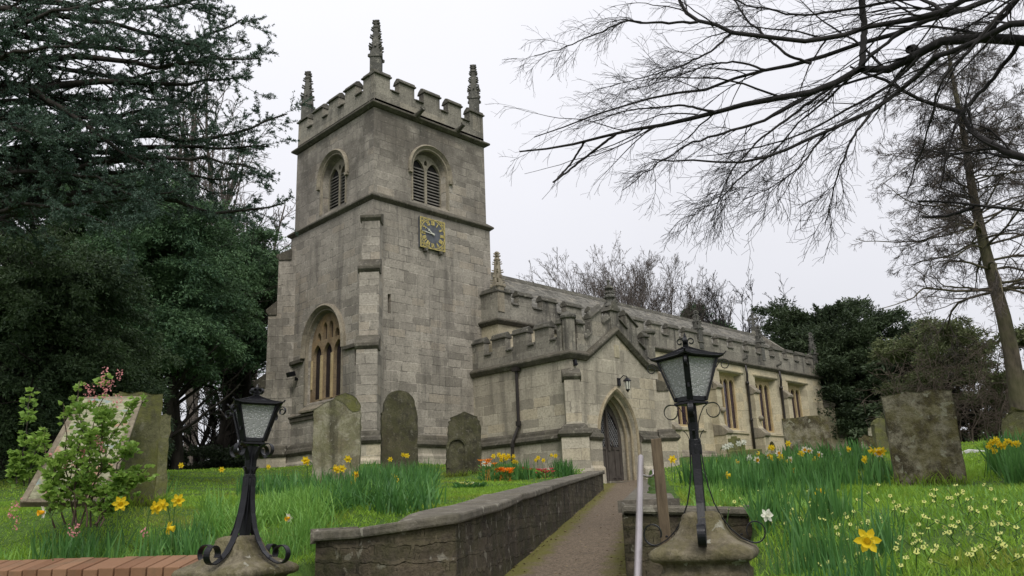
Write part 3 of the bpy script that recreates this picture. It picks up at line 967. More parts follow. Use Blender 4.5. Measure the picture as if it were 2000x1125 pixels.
# drainpipes of the aisle
for bx in (33.86, 37.06):
    d = MB()
    d.tube([(bx + .1, AY - .02, ZA + .03), (bx + .02, AY - .14, ZA - .12), (bx - .04, AY - .2, ZA - .5), (bx + .06, AY - .12, ZA - .75), (bx + .06, AY - .1, 5.2), (bx + .06, AY - .1, 3.4)], .055, 8)
    d.tube([(bx + .06, AY - .11, ZA - .95), (bx + .06, AY - .11, ZA - .82)], .085, 8)
    d.tube([(bx + .06, AY - .1, 5.0), (bx + .06, AY - .1, 5.1)], .075, 8)
    part('drainpipe', d, M_LEAD, smooth=True)
    s = MB(); s.tube([(bx + .1, AY + .05, ZA + .22), (bx + .1, AY - .24, ZA + .30)], [.06, .05], 6); s.tube([(bx + .1, AY - .2, ZA + .26), (bx + .1, AY - .26, ZA + .4)], .045, 6)
    part('water_spout', s, M_PINN)

# nave roof
nr = MB()
RY, RZ = 22.3, 10.50
nr.prism([(18.7, 19.15, 7.95), (18.7, RY, RZ), (18.7, 25.5, 7.95), (18.7, 25.5, 7.75), (18.7, 19.15, 7.75)], (22.7, 0, 0))
roof = part('nave_roof', nr, M_SLATE)
rr = MB(); rr.prism([(18.72, RY - .14, RZ - .10), (18.72, RY - .05, RZ + .07), (18.72, RY + .05, RZ + .07), (18.72, RY + .14, RZ - .10)], (22.65, 0, 0)); rr.build('ridge_tile', M_COPE, roof)
gb = MB(); gb.prism([(41.38, 19.2, 7.7), (41.38, 19.2, 8.25), (41.38, RY, RZ + .28), (41.38, 25.4, 8.25), (41.38, 25.4, 7.7)], (.3, 0, 0))
part('gable', gb, M_PARA, bevel=.01)
cr = MB()
c0 = np.array([41.53, RY, RZ + .25])
cr.box(41.44, RY - .14, RZ + .2, 41.62, RY + .14, RZ + .5)
cr.box(41.48, RY - .06, RZ + .5, 41.58, RY + .06, RZ + 1.3); cr.box(41.481, RY - .36, RZ + .88, 41.579, RY + .36, RZ + 1.0)
rg = [c0 + np.array([0, .27 * math.cos(2 * math.pi * i / 20), .69 + .27 * math.sin(2 * math.pi * i / 20)]) for i in range(21)]
cr.tube(rg, .04, 6)
part('gable_cross', cr, M_PINN, bevel=.01)
ch = MB(); ch.box(41.9, 19.9, 2.0, 49.5, 24.7, 7.4)
part('chancel', ch, M_AISLE)
cr2 = MB(); cr2.loft([[(41.7, 19.6, 7.3), (50, 19.6, 7.3), (50, 25.0, 7.3), (41.7, 25.0, 7.3)], [(41.7, 22.25, 10.2), (47.2, 22.25, 10.1), (47.2, 22.35, 10.1), (41.7, 22.35, 10.2)]])
part('chancel_roof', cr2, M_SLATE)

# ---- porch
PX0, PX1, PY = 17.75, 22.1, 15.5
PA = 19.97
ZP = 5.84
po = MB()
dr = arch(1.74, 1.9, 3.55, 1.38, 14, 19.80)
dr_in = [(19.80 + (q[0] - 19.80) * .80, q[1] - (.20 if q[1] > 3.0 else 0)) for q in dr]
facade(po, (0, PY, 0), US, INS, [(PX0, 1.6), (PX1, 1.6), (PX1, ZP), (21.48, ZP), (PA, 6.84), (18.48, ZP), (PX0, ZP)], [(dr, dr_in, .5)])
facade(po, (PX0, 0, 0), UW, INW, [(-19.79, 1.6), (-PY, 1.6), (-PY, ZP), (-19.79, ZP)], [])
facade(po, (PX1, 0, 0), UW, INW, [(-18.97, 1.6), (-PY, 1.6), (-PY, ZP), (-18.97, ZP)], [])
part('porch', po, M_PORCH)
# string: level on the flank, gabled over the entrance
sp = MB()
plan = [(PX0, 19.79), (PX0, PY), (18.48, PY), (PA, PY), (21.48, PY), (PX1, PY), (PX1, 18.97)]
zz = np.array([0, 0, 0, .99, 0, 0, 0])
ring(sp, plan, [(-.06, ZP + .20 + zz), (.03, ZP + .20 + zz), (.16, ZP + .10 + zz), (.16, ZP + .05 + zz), (.07, ZP - .07 + zz), (.04, ZP - .08 + zz), (-.06, ZP - .08 + zz)])
part('string_course', sp, M_STRING, bevel=.01)
# parapet walls
pp = MB(); ppc = []
mp = [(-19.79, -19.22), (-18.83, -18.20), (-17.86, -17.24), (-16.90, -16.28), (-15.98, -15.80)]
parapet_run(pp, ppc, (PX0, 0, 0), UW, INW, -19.79, -15.804, ZP + .19, 6.42, 6.88, mp, .24, .06)
parapet_run(pp, ppc, (PX1 - .24, 0, 0), UW, INW, -18.96, -15.804, ZP + .19, 6.42, 6.88, [q for q in mp if q[0] > -18.9], .24, .06)
# gabled south parapet, one slab with stepped battlements; outline in (x, z)
zb = ZP + .19


def gz(x): return .99 * max(0.0, 1 - abs(x - PA) / 1.5)


def seg(xa, xb, h0, h1):
    """part of the gable parapet between xa and xb, from h0 to h1 above the string"""
    pa = [(xa, PY, zb + gz(xa) + h0), (xb, PY, zb + gz(xb) + h0), (xb, PY, zb + gz(xb) + h1), (xa, PY, zb + gz(xa) + h1)]
    pp.prism(pa, (0, .24, 0))


def cop(xa, xb, h):
    d = np.array([xb - xa, 0, gz(xb) - gz(xa)])
    o = np.array([xa, PY, zb + gz(xa) + h])
    prof = [(-.07, -.02), (-.07, .035), (.0, .06), (.03, .13), (.12, .18), (.24, .10), (.30, -.02)]
    m_ = MB(); ppc.append(m_); m_.prism([o + np.array([0, p, z]) for p, z in prof], d)


for xa, xb in ((PX0 + .36, 18.48), (18.48, PA - .2), (PA + .2, 21.48), (21.48, PX1 - .36)):
    seg(xa, xb, 0, .40)
for xa, xb, h in ((18.16, 18.46, .84), (18.80, 19.34, .90), (20.62, 21.14, .90), (21.5, 21.72, .84)):
    seg(xa, xb, .396, h); cop(xa - .02, xb + .02, h)
for xa, xb in ((18.48, 18.77), (19.37, 19.74), (20.20, 20.59), (21.17, 21.48)): cop(xa, xb, .40)
# apex block and corner posts
pp.box(PA - .2, PY - .03, 6.74, PA + .2, PY + .27, 7.55)
m_ = MB(); ppc.append(m_); m_.prism([(PA - .28, PY - .09, 7.50), (PA + .28, PY - .09, 7.50), (PA, PY - .09, 7.86)], (0, .42, 0))
for cxx in (PX0 + .17, PX1 - .17):
    pp.lathe([(.20, ZP + .18), (.20, 7.02)], (cxx, PY + .14, 0), 8, False, math.pi / 8)
    m_ = MB(); ppc.append(m_); m_.lathe([(.20, 6.98), (.26, 7.02), (.27, 7.09), (.22, 7.14), (.10, 7.22), (.03, 7.24)], (cxx, PY + .14, 0), 8, False, math.pi / 8)
o = part('porch_parapet', pp, M_PARA, bevel=.012); [m_.build('coping', M_COPE, o, bevel=.012) for m_ in ppc]
# weathered finial on the porch gable
fi = MB()
fi.lathe([(.19, 0), (.17, .06), (.11, .12), (.10, .22), (.13, .28), (.15, .36), (.11, .44), (.075, .50), (.09, .58), (.105, .64), (.065, .72), (.04, .80), (.06, .86), (.02, .92)], (PA, PY + .12, 7.68), 8)
for q in range(8):
    a = q * math.pi / 4
    for z, r in ((7.98, .15), (8.28, .11), (8.12, .11)):
        p = np.array([PA + r * math.cos(a), PY + .12 + r * math.sin(a), z])
        fi.lathe([(.0, -.05), (.05, -.01), (.05, .03), (.01, .07)], p, 5)
part('gable_finial', fi, M_PINN, bevel=.01)
prf = MB()
prf.prism([(PX0 + .24, PY + .25, 6.0), (PA, PY + .25, 7.05), (PX1 - .24, PY + .25, 6.0), (PX1 - .24, PY + .25, 5.8), (PX0 + .24, PY + .25, 5.8)], (0, 3.3, 0))
part('porch_roof', prf, M_SLATE)
# plinth and base of porch
plan = [(PX0, 19.79), (PX0, PY), (18.86, PY)]
plinth(pl, plan, False, 3.78, 0); plinth_base(plb, plan, False, 3.78, 2.4)
plan = [(20.76, PY), (PX1, PY), (PX1, 18.97)]
plinth(pl, plan, False, 3.78, 0); plinth_base(plb, plan, False, 3.78, 2.4)
buttress_part((PX0, PY), rad(225), .46, [(5.45, .28)], 1.8, M_PORCH, pl, plb)
buttress_part((PX1, PY), rad(315), .46, [(5.45, .28)], 1.8, M_PORCH, pl, plb)
for a_ in pl: part('plinth_moulding', a_, M_STRING, bevel=.008)
for a_ in plb: part('plinth', a_, M_PORCH)
# door mouldings
dm = MB()
hood(dm, (0, PY, 0), US, INS, arch(1.80, 1.95, 3.55, 1.42, 14, 19.80), [(.10, .0), (.10, .03), (.04, .06), (-.02, .02), (-.02, -.01)])
for f, d in ((.93, .15), (.86, .32)):
    hood(dm, (0, PY + d, 0), US, INS, [(19.80 + (q[0] - 19.80) * f, q[1] - (1 - f) * (1 if q[1] > 3 else 0)) for q in dr], [(.03, 0), (.03, .05), (-.01, .07), (-.05, .05), (-.05, 0)])
part('door_moulding', dm, M_DMOULD)
# oak door: two leaves with leaded lattice above
dcx = 19.80
dl = MB()
outer = [tuple(q) for q in off2(dr_in, .02, True)]
hl = []
for s in (-1, 1):
    xs = [dcx + s * .09, dcx + s * .56]
    a, b = min(xs), max(xs)
    top_in, top_out = 4.42, 3.82
    pts = [(a, 3.28), (b, 3.28), (b, top_out if s > 0 else top_in), (dcx + s * .36, 4.18), (a, top_in if s > 0 else top_out)]
    if s < 0: pts = [(a, 3.28), (b, 3.28), (b, top_in), (dcx - .36, 4.18), (a, top_out)]
    hl.append(pts)
facade(dl, (0, PY + .47, 0), US, INS, outer, [(h, h, .05) for h in hl])
for s in (-1, 1):
    a = dcx + s * .09; b = dcx + s * .58
    dl.box(min(a, b), PY + .445, 3.20, max(a, b), PY + .468, 3.28)
    for t in (2.16, 2.34): dl.box(min(a, b), PY + .448, t, max(a, b), PY + .468, t + .08)
    for xx in (a, (a + b) / 2, b): dl.box(xx - .035, PY + .44, 2.2, xx + .035, PY + .467, 3.21)
dl.box(dcx - .05, PY + .42, 2.16, dcx + .05, PY + .466, 4.45)
door = part('porch_door', dl, M_DOOR)
la = MB()
for s, h in ((-1, hl[0]), (1, hl[1])):
    a = min(p[0] for p in h); b = max(p[0] for p in h)
    for i in range(-12, 14):
        for sl in (1, -1):
            # clip diagonal z = zc + sl*1.5*(x-a) to the opening
            pts = []
            for j in range(13):
                xx = a + (b - a) * j / 12
                z = 3.28 + i * .125 + sl * 1.45 * (xx - a)
                lim = 4.42 - (abs(xx - dcx) - .09) * 1.2
                if 3.28 <= z <= lim: pts.append((xx, z))
            if len(pts) > 1:
                p, q = pts[0], pts[-1]
                d = np.array([q[0] - p[0], 0, q[1] - p[1]]); L = np.linalg.norm(d)
                sd_ = np.array([-d[2], 0, d[0]]) / L
                la.frame(np.array([p[0], PY + .485, p[1]]) - sd_ * .006, d, sd_ * .012, (0, .01, 0))
la.build('lattice', plain('lead_cames', (.20, .20, .20), .6), door)
g = MB(); g.box(dcx - .7, PY + .50, 3.2, dcx + .7, PY + .51, 4.6); g.build('glass', M_GLASS, door)
hd = MB(); hd.box(dcx - .045, PY + .39, 3.16, dcx + .045, PY + .42, 3.56); hd.tube([(dcx + .13, PY + .40, 3.25), (dcx + .13, PY + .36, 3.36), (dcx + .13, PY + .40, 3.48)], .022, 6); hd.build('handle', M_DOOR, door, bevel=.008)
th = MB(); th.box(18.9, PY - .28, 1.9, 20.75, PY + .55, 2.22); part('door_step', th, M_WCOPE, bevel=.02)
# drainpipe on the porch flank
d = MB(); dx = PX0 - .09; dy = 17.66
d.tube([(dx, dy, 5.72), (dx, dy, 3.98), (dx - .03, dy + .02, 3.90), (dx - .18, dy + .08, 3.55), (dx - .20, dy + .10, 3.45), (dx - .20, dy + .10, 2.5)], .05, 8)
d.tube([(dx, dy, 4.00), (dx - .01, dy, 4.14)], .085, 8); d.tube([(dx - .2, dy + .1, 3.36), (dx - .2, dy + .1, 3.46)], .075, 8)
d.box(dx - .1, dy - .12, 5.68, dx + .08, dy + .12, 5.80)
part('drainpipe', d, M_LEAD, smooth=False)
# carved date stone
ds = MB(); ds.box(PA - .1, PY - .02, 6.0, PA + .14, PY + .05, 6.42); part('carved_stone', ds, M_AISLE, bevel=.02)

# ---- fittings fixed to the walls
fl = thing('floodlight', 'small black floodlight fixed to the tower wall beside the west window', 'floodlight', (X0 - .12, 24.05, 6.02))
m = MB(); m.box(X0 - .10, 24.0, 5.96, X0 + .01, 24.06, 6.02); m.box(X0 - .1, 24.0, 5.93, X0 - .06, 24.06, 6.06); m.build('bracket', M_IRON, fl)
m = MB(); m.frame((X0 - .34, 23.93, 6.03), (.22, 0, .06), (0, .22, 0), (-.05, 0, .15)); m.build('lamp_head', M_IRON, fl, bevel=.012)
al = thing('alarm_box', 'small dark bell box fixed high beside the porch corner', 'bell box', (PX0 + .1, PY - .05, 5.62))
m = MB(); m.box(PX0 + .12, PY - .08, 5.56, PX0 + .22, PY - .002, 5.74); m.build('housing', M_IRON, al, bevel=.01)
m = MB(); m.tube([(PX0 + .17, PY - .12, 5.6), (PX0 + .17, PY - .08, 5.6)], .035, 8); m.build('bell', M_IRON, al)
wl = thing('wall_lantern', 'black wall lantern above the pointed porch door', 'lantern', (20.0, PY - .05, 5.3))
m = MB(); m.box(19.90, PY - .05, 5.12, 20.02, PY - .002, 5.36); m.tube([(19.96, PY - .04, 5.30), (19.98, PY - .2, 5.42), (20.02, PY - .3, 5.38), (20.02, PY - .3, 5.32)], .015, 6); m.build('bracket', M_IRON, wl)
m = MB()
m.lathe([(.02, .05), (.05, .03), (.13, -.05), (.13, -.07), (.10, -.075)], (20.02, PY - .3, 5.30), 6); m.lathe([(.10, -.07), (.065, -.34), (.03, -.38), (.0, -.43)], (20.02, PY - .3, 5.30), 6)
m.build('cage', M_IRON, wl)
m = MB(); m.lathe([(.104, -.085), (.073, -.32)], (20.02, PY - .3, 5.30), 6, False, math.pi / 6); m.build('glass', M_HAND, wl)

# ================================================================== GROUND
PATH_DIR = np.array([.81, .586]); PATH_DIR = PATH_DIR / np.linalg.norm(PATH_DIR)
PATH_N = np.array([-PATH_DIR[1], PATH_DIR[0]])        # to the left of the path
PL0 = np.array([4.83, 5.07])                          # a point on the left edge of the path
PW = 1.02                                             # path width


def path_z(x, y):
    return .61 + .064 * np.hypot(x, y)


CTRL = [(4.57, 19.47, 2.66), (8.97, 20.09, 2.76), (3.47, 8.3, 1.68), (2.22, 6.64, 1.36), (4.36, 8.44, 1.68), (7.64, 10.52, 1.93), (13.3, 13.57, 2.30),
        (3.17, 8.21, 1.80), (7.7, 4.66, 1.68), (8.97, 3.11, 1.65), (5.79, 1.58, 1.42), (4.14, 1.76, 1.24), (4.39, 2.39, 1.18), (12.67, 5.95, 2.13),
        (13.59, 3.37, 2.12), (15.84, 8.54, 2.40), (13.7, 19.7, 2.98), (13.6, 24, 3.0), (16.5, 19.0, 2.92), (25, 17, 3.1), (35, 18, 3.2), (42, 18, 3.25),
        (30, 10, 3.0), (25, 3, 2.7), (4.6, 6.4, 1.66), (8.0, 8.6, 1.86), (15.2, 13.8, 2.34), (17.2, 15.6, 2.55), (6.4, 4.5, 1.62), (11, 8.0, 1.86), (17.5, 12.6, 2.30), (20.5, 15.0, 2.4), (22, 14.5, 2.6),
        (1.2, 7.6, 1.3), (3.2, 5.6, 1.36), (3.4, 1.4, 1.05), (-3, 14, 2.2), (30, -8, 2.7), (0, 0, .0), (2, 1, .3), (1, 2, .3)]
CA = np.array(CTRL)


def base_z(d):
    return np.interp(d, [0, 2.5, 4.5, 6.5, 9, 13, 18, 22, 25, 40, 300], [0, .5, 1.2, 1.42, 1.68, 1.93, 2.36, 2.8, 3.0, 3.2, 3.2])


CRES = CA[:, 2] - base_z(np.hypot(CA[:, 0], CA[:, 1]))


def lawn_z(x, y):
    x = np.asarray(x, float); y = np.asarray(y, float)
    d2 = (x[..., None] - CA[:, 0]) ** 2 + (y[..., None] - CA[:, 1]) ** 2 + .15
    w = 1 / d2 ** 1.5
    k = np.sum(w * CRES, -1) / (np.sum(w, -1) + 1 / 8.0 ** 3)
    return base_z(np.hypot(x, y)) + k + .02 * np.sin(x * 2.1 + y) * np.sin(y * 1.7 - x * .6)


def path_s(x, y):
    """along and across the path: s from PL0, c = distance right of the left edge"""
    px, py = np.asarray(x) - PL0[0], np.asarray(y) - PL0[1]
    return px * PATH_DIR[0] + py * PATH_DIR[1], -(px * PATH_N[0] + py * PATH_N[1])


WB = PL0 - PATH_DIR * 2.0            # bend of the left wall
WE = np.array([16.2, 13.28])          # its far end
WL = np.array([3.0, 4.95])            # its near end
S_END = float(np.dot(WE - PL0, PATH_DIR))


def ground_z(x, y):
    x = np.asarray(x, float); y = np.asarray(y, float)
    z = lawn_z(x, y)
    s, c = path_s(x, y)
    inside = (c > -.17) & (c < PW + .17) & (s > -3.4)
    near_door = (s > S_END - .1) & (c > -1.2) & (c < PW + .17)
    # in front of the gate walls the ground is the street's
    ex_, ey_ = WB - WL
    prl = ((x - WL[0]) * ex_ + (y - WL[1]) * ey_) / math.hypot(ex_, ey_)
    crl = ((x - WL[0]) * ey_ - (y - WL[1]) * ex_) / math.hypot(ex_, ey_)      # + in front of the left wall's return
    front_l = (crl > -.17) & (prl > -.04) & (s < .0) & (c < .5)
    prr = (x - 5.11) * .586 + (y - 4.02) * -.81
    crr = (x - 5.11) * .81 + (y - 4.02) * .586                                # - in front of the right wall's return
    front_r = (crr < .2) & (prr > -.6) & (prr < .93 + np.minimum(crr + .6, 0) * .3) & (s > -4)
    street = front_l | front_r
    pz = path_z(x, y)
    z = np.where(inside | street, pz - .03, z)
    t = np.clip(-c / 1.2, 0, 1)
    z = np.where(near_door & ~inside, pz - .03 + (z - pz + .03) * t, z)
    gate = (x - 2.43) * .904 + (y - 4.83) * .428            # behind (+) or before (-) the gate line
    z = np.where((gate < -.05) & ~((y < 2.0) & (gate > -.9) & (x > 3.3)), np.minimum(z, .0 + .0 * x), z)
    return z


def make_ground():
    xs = np.concatenate([np.arange(-2, 24, .17), ]); ys = np.arange(-3, 21, .17)
    far = [-400, -200, -110, -70, -45, -30, -20, -14, -10, -7, -5, -3.5]
    xs = np.concatenate([far, xs, np.arange(24.2, 50, 1.2), [55, 62, 75, 95, 130, 200, 400]])
    ys = np.concatenate([far, ys, np.arange(21.2, 50, 1.2), [55, 62, 75, 95, 130, 200, 400]])
    X, Y = np.meshgrid(xs, ys, indexing='ij')
    Zg = ground_z(X, Y)
    n, m = X.shape
    V = np.stack([X, Y, Zg], -1).reshape(-1, 3)
    i = np.arange(n * m).reshape(n, m)
    q = np.stack([i[:-1, :-1], i[1:, :-1], i[1:, 1:], i[:-1, 1:]], -1).reshape(-1, 4)
    return V, q


t = NT('lawn')
P = t.pos()
f1 = t.noise(P, .8, 4); f2 = t.noise(P, 7, 5, .7); f3 = t.noise(P, 60, 3)
c = t.mix(t.ramp(f2, .3, .7), (.040, .088, .012), (.085, .155, .022))
c = t.mix(t.math('MULTIPLY', t.ramp(f1, .56, .68), .6), c, (.15, .15, .02))
c = t.mix(t.math('MULTIPLY', t.ramp(f3, .5, .75), .4), c, (.028, .05, .012))
M_LAWN = t.done(c, .95, t.bump(t.math('ADD', f2, f3), .8, .04))
V, q = make_ground()
lawn = np_mesh('lawn', V, q, mat=M_LAWN, smooth=True)
tag(lawn, kind='structure')

# path: its own sheet, tarmac with mossy margins
t = NT('path_tarmac')
P = t.pos()
sp = t.n('SeparateXYZ', {0: t.mapping(P, (1, 1, 1), (-float(PL0[0]), -float(PL0[1]), 0))})
cross = t.math('ADD', t.math('MULTIPLY', sp.outputs[0], float(-PATH_N[0])), t.math('MULTIPLY', sp.outputs[1], float(-PATH_N[1])))
g1 = t.noise(P, 38, 5, .8); g2 = t.noise(P, 4, 5, .65)
c = t.mix(t.ramp(g1, .36, .64), (.062, .046, .030), (.205, .16, .112))
c = t.mix(t.math('MULTIPLY', t.ramp(g2, .5, .7), .35), c, (.062, .05, .036))
edge = t.math('ADD', t.math('ABSOLUTE', t.math('SUBTRACT', cross, PW / 2)), t.math('MULTIPLY', t.math('SUBTRACT', g2, .5), .45))
c = t.mix(t.math('MULTIPLY', t.ramp(edge, .24, .44), .9), c, (.115, .11, .02))
M_PATH = t.done(c, .95, t.bump(g1, .8, .008))
mb = MB()
rows = []
for s in np.linspace(-3.3, 20.2, 80):
    r = []
    for cc in np.linspace(-.16, PW + .16, 9):
        p = PL0 + PATH_DIR * s - PATH_N * cc
        r.append((p[0], p[1], float(path_z(p[0], p[1])) + .006 * math.sin(s * 3 + cc * 5)))
    rows.append(r)
mb.loft(rows, closed=False, cap=False)
path = mb.build('path', M_PATH, smooth=True); tag(path, kind='structure')
st = MB(); st.frame((-40, -30, -.05), (60, 28, 0), (-.4, .9, 0), (0, 0, .02))

# ================================================================== WALLS
def sloped_wall(mbw, mbc, pts, thick, tops, bottoms, left=True, ov=.035, ct=.065):
    """pts = plan line of the face; thickness to the left; tops of coping"""
    n = len(pts)
    inn = off2(pts, thick); fo = off2(pts, -ov); bo = off2(pts, thick + ov)
    vs = []
    for i in range(n):
        vs += [(*pts[i], bottoms[i]), (*inn[i], bottoms[i]), (*inn[i], tops[i] - ct), (*pts[i], tops[i] - ct)]
    fs = []
    for i in range(n - 1):
        a = i * 4; b = a + 4
        for k in range(4): fs.append((a + k, b + k, b + (k + 1) % 4, a + (k + 1) % 4))
    fs += [(3, 2, 1, 0), (4 * n - 4, 4 * n - 3, 4 * n - 2, 4 * n - 1)]
    mbw.add(vs, fs)
    vs = []
    for i in range(n):
        vs += [(*fo[i], tops[i] - ct), (*bo[i], tops[i] - ct), (*bo[i], tops[i]), (*fo[i], tops[i])]
    mbc.add(vs, fs)


def dense(pts, zs, step):
    out = []; oz = []
    for i in range(len(pts) - 1):
        a, b = np.array(pts[i]), np.array(pts[i + 1]); L = np.linalg.norm(b - a); k = max(1, int(L / step))
        for j in range(k):
            f = j / k; out.append(a + (b - a) * f); oz.append(zs[i] + (zs[i + 1] - zs[i]) * f)
    out.append(np.array(pts[-1])); oz.append(zs[-1])
    return out, oz


lw = thing('retaining_wall', 'long low dark stone wall with grey coping along the left side of the path', 'wall', (4.8, 5.1, 1.0))
ctrl = [(0.0, 1.60), (1.0, 1.66), (2.4, 1.74), (5.6, 1.93), (15.0, 2.40)]
CH_ = (WL - WB) / np.linalg.norm(WL - WB)
lpts = [WL, WB + CH_ * .34, WB + PATH_DIR * .36, PL0 + PATH_DIR * .1, PL0 + PATH_DIR * 1.0, PL0 + PATH_DIR * 4.4, WE]
lz = [1.49, 1.54, 1.58, 1.66, 1.72, 1.905, 2.40]
lp, lzz = dense(lpts, lz, .35)
rw = np.random.default_rng(3)
lzz = [z + rw.normal(0, .003) for z in lzz]
mw = MB(); mc = MB()
sloped_wall(mw, mc, lp, .34, lzz, [path_z(p[0], p[1]) - .35 for p in lp])
mw.build('wall_body', M_WALL, lw, bevel=.02); mc.build('coping', M_WCOPE, lw, bevel=.016)

rwl = thing('retaining_wall', 'short low stone wall behind the handrail along the right side of the path', 'wall', (5.2, 4.1, 1.0))
RW0 = PL0 - PATH_N * PW
RWN = np.array([5.11, 4.02]); RWD = np.array([.586, -.81])
mw = MB(); mc = MB()
far = RWN + PATH_DIR * 19.0
pts, zs = dense([far, RWN + PATH_DIR * .42], [2.26, 1.605], .5)
sloped_wall(mw, mc, pts, .40, zs, [path_z(p[0], p[1]) - .3 for p in pts])
q0 = RWN; q1 = RWN + RWD * .95
sloped_wall(mw, mc, [q0, q1], .405, [1.59, 1.535], [.2, .2])
mw.build('wall_body', M_WALL, rwl, bevel=.02); mc.build('coping', M_WCOPE, rwl, bevel=.016)

# brick boundary wall on the left
GD = np.array([-.428, .904]); GN = np.array([.904, .428])
LPIL = np.array([2.43, 4.83]); RPIL = np.array([3.61, 2.34])
bwl = thing('brick_wall', 'low wall with sloping red brick coping beside the left gate pillar', 'wall', (1.5, 6.8, 0))
A = LPIL + GD * .22; B = LPIL + GD * 4.2
zA = at(330, 1089, 5.6)[2]; zB = at(5, 1095, 7.0)[2]
mb = MB()
g3 = np.array([*GN, 0.0]); d3 = np.array([*GD, 0.0])
L = 3.98; n = int(L / .125)
for i in range(n):
    f = i / n; p = np.array([*(A + GD * (L * f)), 0.0]); zt = zA + (zB - zA) * f * (L / 2.2) * .6 + random.uniform(-.004, .004)
    w = L / n - .014
    skew = d3 * .05
    pr = [(-.15, zt - .055), (.10, zt + .0), (.125, zt - .012), (.125, zt - .11), (-.15, zt - .16)]
    mb.prism([p + g3 * u + Zv * z + d3 * (.16 * (u + .15)) for u, z in pr], d3 * w)
mb.build('brick_coping', M_BRICK, bwl, bevel=.005)
mm = MB()
for i in range(8):
    f0, f1 = i / 8, (i + 1) / 8
    p0 = np.array([*(A + GD * (L * f0)), 0.0]); p1 = np.array([*(A + GD * (L * f1)), 0.0])
    z0_ = zA + (zB - zA) * f0 * (L / 2.2) * .6; z1_ = zA + (zB - zA) * f1 * (L / 2.2) * .6
    mm.loft([[p0 - g3 * .13 + Zv * -.4, p0 + g3 * .105 + Zv * -.4, p0 + g3 * .105 + Zv * (z0_ - .018), p0 - g3 * .13 + Zv * (z0_ - .066)],
             [p1 - g3 * .13 + Zv * -.4, p1 + g3 * .105 + Zv * -.4, p1 + g3 * .105 + Zv * (z1_ - .018), p1 - g3 * .13 + Zv * (z1_ - .07)]])
mm.build('wall_body', M_MORTAR, bwl)

# ================================================================== GATE PILLARS AND LANTERNS
GA = math.atan2(GN[1], GN[0])


def pillar(c, ztop, label, sc=1.0):
    o = thing('gate_pillar', label, 'pillar', (c[0], c[1], 0))
    cap = MB()
    # square cap with rounded corners: rings of a superellipse
    prof = [(.0, .002), (.07, .0), (.10, -.010), (.112, -.028), (.112, -.04), (.122, -.052), (.130, -.082), (.155, -.118), (.195, -.148), (.24, -.168), (.272, -.184), (.285, -.203), (.283, -.225), (.268, -.238), (.235, -.246), (.222, -.26), (.225, -.285), (.24, -.30), (.24, -.345), (.222, -.41)]
    rings = []
    n = 64
    for r, z in prof:
        ring_ = []; r = r * sc; z = z * (.6 + .4 * sc)
        e = 12.0 if r > .18 else 6.0
        for k in range(n):
            a = 2 * math.pi * k / n
            ca, sa = math.cos(a), math.sin(a)
            rr = r / (abs(ca) ** e + abs(sa) ** e) ** (1 / e)
            rr *= 1 + .012 * math.sin(3 * a + z * 30) + .008 * math.sin(7 * a + z * 60)
            ring_.append((c[0] + rr * math.cos(a + GA), c[1] + rr * math.sin(a + GA), ztop + z))
        rings.append(ring_)
    cap.loft(rings)
    cap.build('pillar_cap', M_PILLAR, o, smooth=True, sharp=50)
    sh = MB(); sh.lathe([(.20, -.408), (.20, -ztop - .3)], (c[0], c[1], ztop), 4, False, GA + math.pi / 4)
    sh2 = MB()
    k = .205 * sc
    P0 = np.array([c[0], c[1], -.3]); gx = np.array([math.cos(GA), math.sin(GA), 0]); gy = np.array([-math.sin(GA), math.cos(GA), 0])
    sh2.frame(P0 - gx * k - gy * k, gx * 2 * k, gy * 2 * k, Zv * (ztop - .41 * (.6 + .4 * sc) + .306))
    sh2.build('pillar_shaft', M_PILLAR, o, bevel=.02)
    return o


pillar(RPIL, 1.545, 'lichened stone gate pillar in front of the handrail, carrying a lantern', .86)
pillar(LPIL + GD * .04, 1.497, 'brown stone gate pillar at the end of the brick wall, carrying a lantern', .97)


def spiral(c, r0, r1, a0, a1, ex, ez, n=26):
    out = []
    for i in range(n + 1):
        f = i / n; r = r0 + (r1 - r0) * f; a = a0 + (a1 - a0) * f
        out.append(c + ex * (r * math.cos(a)) + ez * (r * math.sin(a)))
    return out


